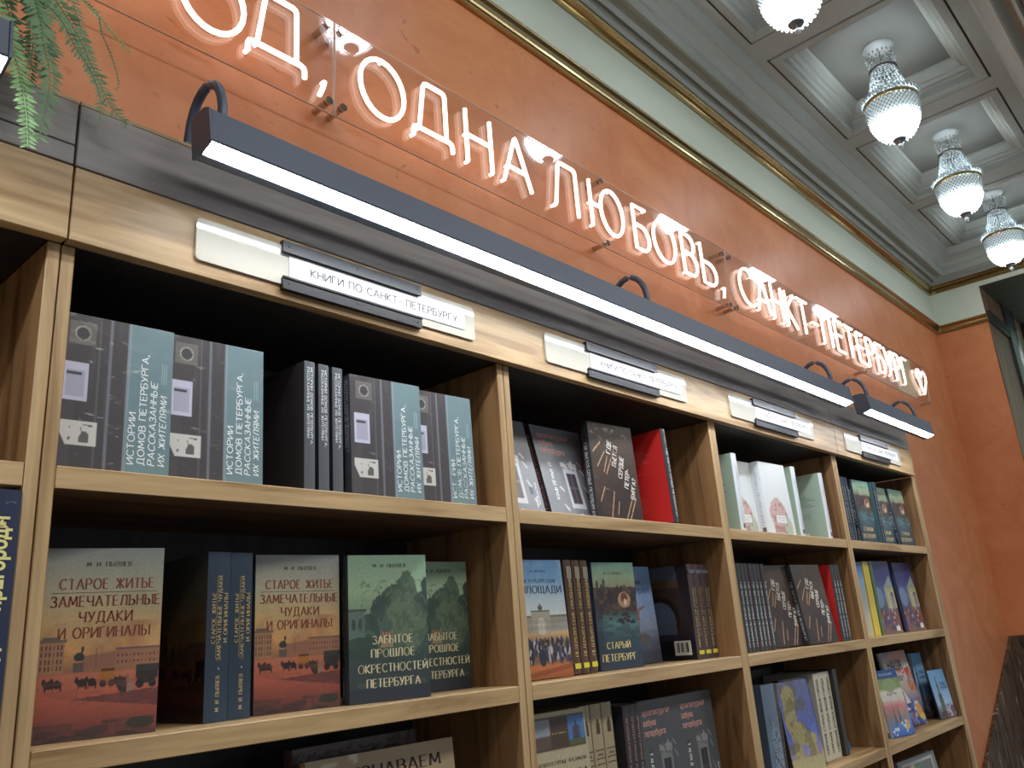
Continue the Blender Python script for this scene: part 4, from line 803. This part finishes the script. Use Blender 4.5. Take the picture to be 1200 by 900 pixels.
# left unit
book(K_NAVY, 'navy glossy thick book with yellow spine lettering at far left edge', -.036, -.012, R2, 90)
# bay 1, top row
gI = 'grey and teal doorbell-cover books on the top shelf'
book(K_DOOR, 'grey and teal doorbell-cover book partly hidden by the left post', .002, .03, R1, -3, 1, gI)
book(K_DOOR, 'second grey and teal doorbell-cover book from the left post', .136, .028, R1, -3, 1, gI)
spines(K_DOOR, 3, .3435, .020, R1, ['left one of three shrink-wrapped grey spines on the top shelf', 'middle one of three shrink-wrapped grey spines on the top shelf', 'right one of three shrink-wrapped grey spines, touching a teal cover'], 'grey wrapped spines on the top shelf', gap=.0075)
book(K_DOOR, 'grey and teal doorbell-cover book right after the three wrapped spines', .437, .030, R1, -4, 1, gI)
book(K_DOOR, 'last doorbell-cover book, darker teal, beside the first thick post', .566, .036, R1, -4, 1, gI)
# bay 1, second row
gL = 'town square picture books in the second row'
book(K_LIFE, 'tan and red town square book nearest the left post, large red title', .027, .079, R2, -15, 0, gL)
spines(K_LIFE, 2, .226, .070, R2, ['dark blue spine with gold lettering, left of the standing pair', 'dark blue spine with gold lettering, right of the standing pair'], 'dark blue spines with gold letters')
book(K_LIFE, 'tan town square book facing out beside the dark blue spines', .309, .089, R2, -10, 0, gL)
gZ = 'green park picture books in the second row'
book(K_PARK, 'green park book standing in front, whole gold title showing', .443, .052, R2, -14, 0, gZ)
book(K_PARK, 'green park book half hidden behind its twin by the post', .606, .110, R2, -6, 0, gZ)
# bay 1, third row
book(K_BROWN, 'brown shrink-wrapped book behind the cream one at bottom', .40, .115, R3, 3, 4)
book(K_KNOW, 'cream shrink-wrapped book with dark arched lettering at bottom edge', .385, .060, R3, -2, 5)
# bay 2, top row
book(K_ABC, 'grey alphabet book mostly hidden by the first thick post', .791, .080, R1, -1, 13, 'grey alphabet books on the top shelf')
book(K_ABC, 'whole grey alphabet book with a window drawing, leaning back', .980, .078, R1, -1, 13, 'grey alphabet books on the top shelf')
book(K_HEART, 'brown streaked book with slanting white title beside red back', 1.100, .052, R1, -5, 2)
spines(K_HEART, 1, 1.332, .010, R1, 'spine-out book showing its bright red back in the top row', None, 2)
# bay 2, second row
book(K_SQ, 'pale blue book with arch and crowd picture beside brown spines', .832, .060, R2, -6, 3)
spines(K_SQ, 3, .976, .058, R2, ['leftmost of three brown spines with yellow emblem', 'middle of three brown spines with yellow emblem', 'rightmost of three brown spines, touching the teal river book'], 'brown spines with yellow emblem', 1, gap=.004)
book(K_COL, 'light blue column picture book peeking behind the river book', 1.250, .125, R2, -3, 3)
book(K_RIVER, 'teal and navy river picture book facing out with gold title', 1.082, .072, R2, -6, 0)
spines(K_ARCH, 3, 1.436, .056, R2, ['dark arch picture book whose back shows a white barcode', 'middle of three brown spines beside the thick divider', 'rightmost of three brown spines, nearest the thick divider'], 'brown arch book spines', 0)
# bay 2, third row
book(K_ENS, 'cream book with blue church photo strip in the third row', .842, .050, R3, -4, 3)
spines(K_CREAM, 3, .984, .058, R3, ['left of three cream spines with dark emblem', 'middle of three cream spines with dark emblem', 'right of three cream spines with dark emblem'], 'cream spines with dark emblem', 1, gap=.004)
spines(K_ABC3, 3, 1.116, .055, R3, ['left of three thin dark pink-lettered spines in third row', 'middle of three thin dark pink-lettered spines in third row', 'right of three thin dark pink-lettered spines in third row'], 'thin dark spines with pink letters')
p_abc = [(1.188, 'dark alphabet book facing out in the third row, left copy'), (1.338, 'dark alphabet book facing out in the third row, right copy by the divider')]
for x, lb in p_abc: book(K_ABC3, lb, x, .062, R3, -1, 2, 'alphabet books in the third row')
# bay 3, top row
gW = 'white and green books on the top shelf'
spines(K_PINK, 1, 1.676, .020, R1, 'white spine and pale green back nearest the divider', gW)
book(K_PINK, 'white cover with pink mansion, left copy lying behind', 1.722, .066, R1, -3, 2, gW)
book(K_PINK, 'white cover with pink mansion, right copy in front', 1.866, .030, R1, -3, 2, gW)
spines(K_PINK, 1, 2.042, .020, R1, 'white spine with pale green back between mansion covers and last copy', gW)
spines(K_PINK, 1, 2.246, .020, R1, 'last white spine with text on its green back', gW)
# bay 3, second row
spines(K_HEART, 7, 1.668, .050, R2, ['shrink-wrapped dark spine touching the divider, first of seven', 'second shrink-wrapped dark spine from the divider', 'third shrink-wrapped dark spine from the divider', 'fourth shrink-wrapped dark spine from the divider', 'fifth shrink-wrapped dark spine from the divider', 'sixth shrink-wrapped dark spine from the divider', 'seventh dark spine, touching the streaked brown cover'], 'wrapped dark spines in the second row', 0, gap=.002)
book(K_HEART, 'brown streaked cover facing out, left copy in second row', 1.852, .062, R2, -8, 7, 'streaked brown covers in the second row')
book(K_HEART, 'brown streaked cover facing out, right copy against red back', 1.995, .026, R2, -8, 7, 'streaked brown covers in the second row')
spines(K_HEART, 3, 2.196, .016, R2, ['spine-out book showing bright red back in second row', 'dark spine just right of the red back', 'last dark spine of the second row beside the post'], 'dark spines beside the red back', 0, gap=.003)
# bay 3, third row
book(K_DKBIG, 'tall dark grey book at the back behind the slate spine', 1.90, .205, R3, -1, 2)
spines(K_SLATE, 1, 1.668, .030, R3, 'wide slate-blue spine with rows of white lettering', None)
spines(K_SPECK, 2, 1.742, .045, R3, ['dark speckled spine next to the slate-blue one', 'dark speckled spine touching the yellow statue cover'], 'dark speckled spines')
book(K_STAT, 'yellow statue on blue sky cover, front copy', 1.795, .036, R3, -7, 5, 'statue covers in the third row')
book(K_STAT, 'yellow statue on blue sky cover, copy behind the front one', 1.884, .068, R3, -5, 5, 'statue covers in the third row')
spines(K_WHT, 3, 2.036, .055, R3, ['left of three broad off-white spines', 'middle of three broad off-white spines', 'right of three broad off-white spines'], 'broad off-white spines')
spines(K_DKTHIN, 2, 2.152, .046, R3, ['thin dark spine right of the off-white spines', 'second thin dark spine, nearest the small blue card'], 'thin dark spines in the third row')
book(K_CARD, 'small blue leaflet leaning alone at the shelf end', 2.186, .090, R3, -8, 12)
# bay 4, top row
spines(K_RIVER, 4, 2.425, .030, R1, ['blue-grey spine touching the post in the last bay', 'second blue-grey spine from the post in the last bay', 'third blue-grey spine from the post in the last bay', 'fourth blue-grey spine, touching a river cover'], 'blue-grey spines on the last top shelf')
gR = 'river covers in the last bay'
book(K_RIVER, 'small river cover between blue-grey spines in the last bay', 2.560, .030, R1, -3, 1, gR)
spines(K_RIVER, 2, 2.700, .015, R1, ['left of two dark spines between the river covers', 'right of two dark spines between the river covers'], 'dark spines between the river covers')
book(K_RIVER, 'river cover half hidden behind the last one', 2.800, .050, R1, -3, 2, gR)
book(K_RIVER, 'rightmost river cover on the last top shelf', 2.948, .030, R1, -3, 4, gR)
# bay 4, second row
book(K_SKY, 'pale blue thin cover touching the last post', 2.505, .062, R2, -8, 0)
spines(K_YEL, 2, 2.566, .052, R2, ['left of two bright yellow spines', 'right of two bright yellow spines'], 'bright yellow spines', gap=.003)
spines(K_GRN, 1, 2.628, .052, R2, 'green spine right of the yellow ones', None)
gP = 'blue palace covers in the last bay'
book(K_PAL, 'blue palace picture cover, left copy', 2.662, .060, R2, -6, 2, gP)
book(K_PAL, 'blue palace picture cover, middle copy', 2.785, .110, R2, -5, 2, gP)
book(K_PAL, 'blue palace picture cover, right copy with white barcode', 2.925, .060, R2, -5, 4, gP)
# bay 4, third row
book(K_OUR, 'large colourful children book with big red word', 2.725, .075, R3, -6, 8)
book(K_FLAP, 'white shiny flap standing behind the map guide', 2.63, .10, R3, -8, 6)
book(K_MAP, 'small guide with green map and pink towers in front', 2.512, .038, R3, -12, 8)
spines(K_SPAST, 1, 2.955, .090, R3, 'tall dark spine with blue cover behind the church booklet', None, rz=84)
book(K_SPAST, 'tall blue church cover behind the small booklet', 2.992, .095, R3, -5, 3)
book(K_SPAS, 'small blue church booklet at the shelf end', 3.008, .038, R3, -12, 7)
# bay 4, fourth row
book(K_GLASS, 'wrapped grey and green book at the bottom of the last bay', 2.62, .06, R4, -4, 6)
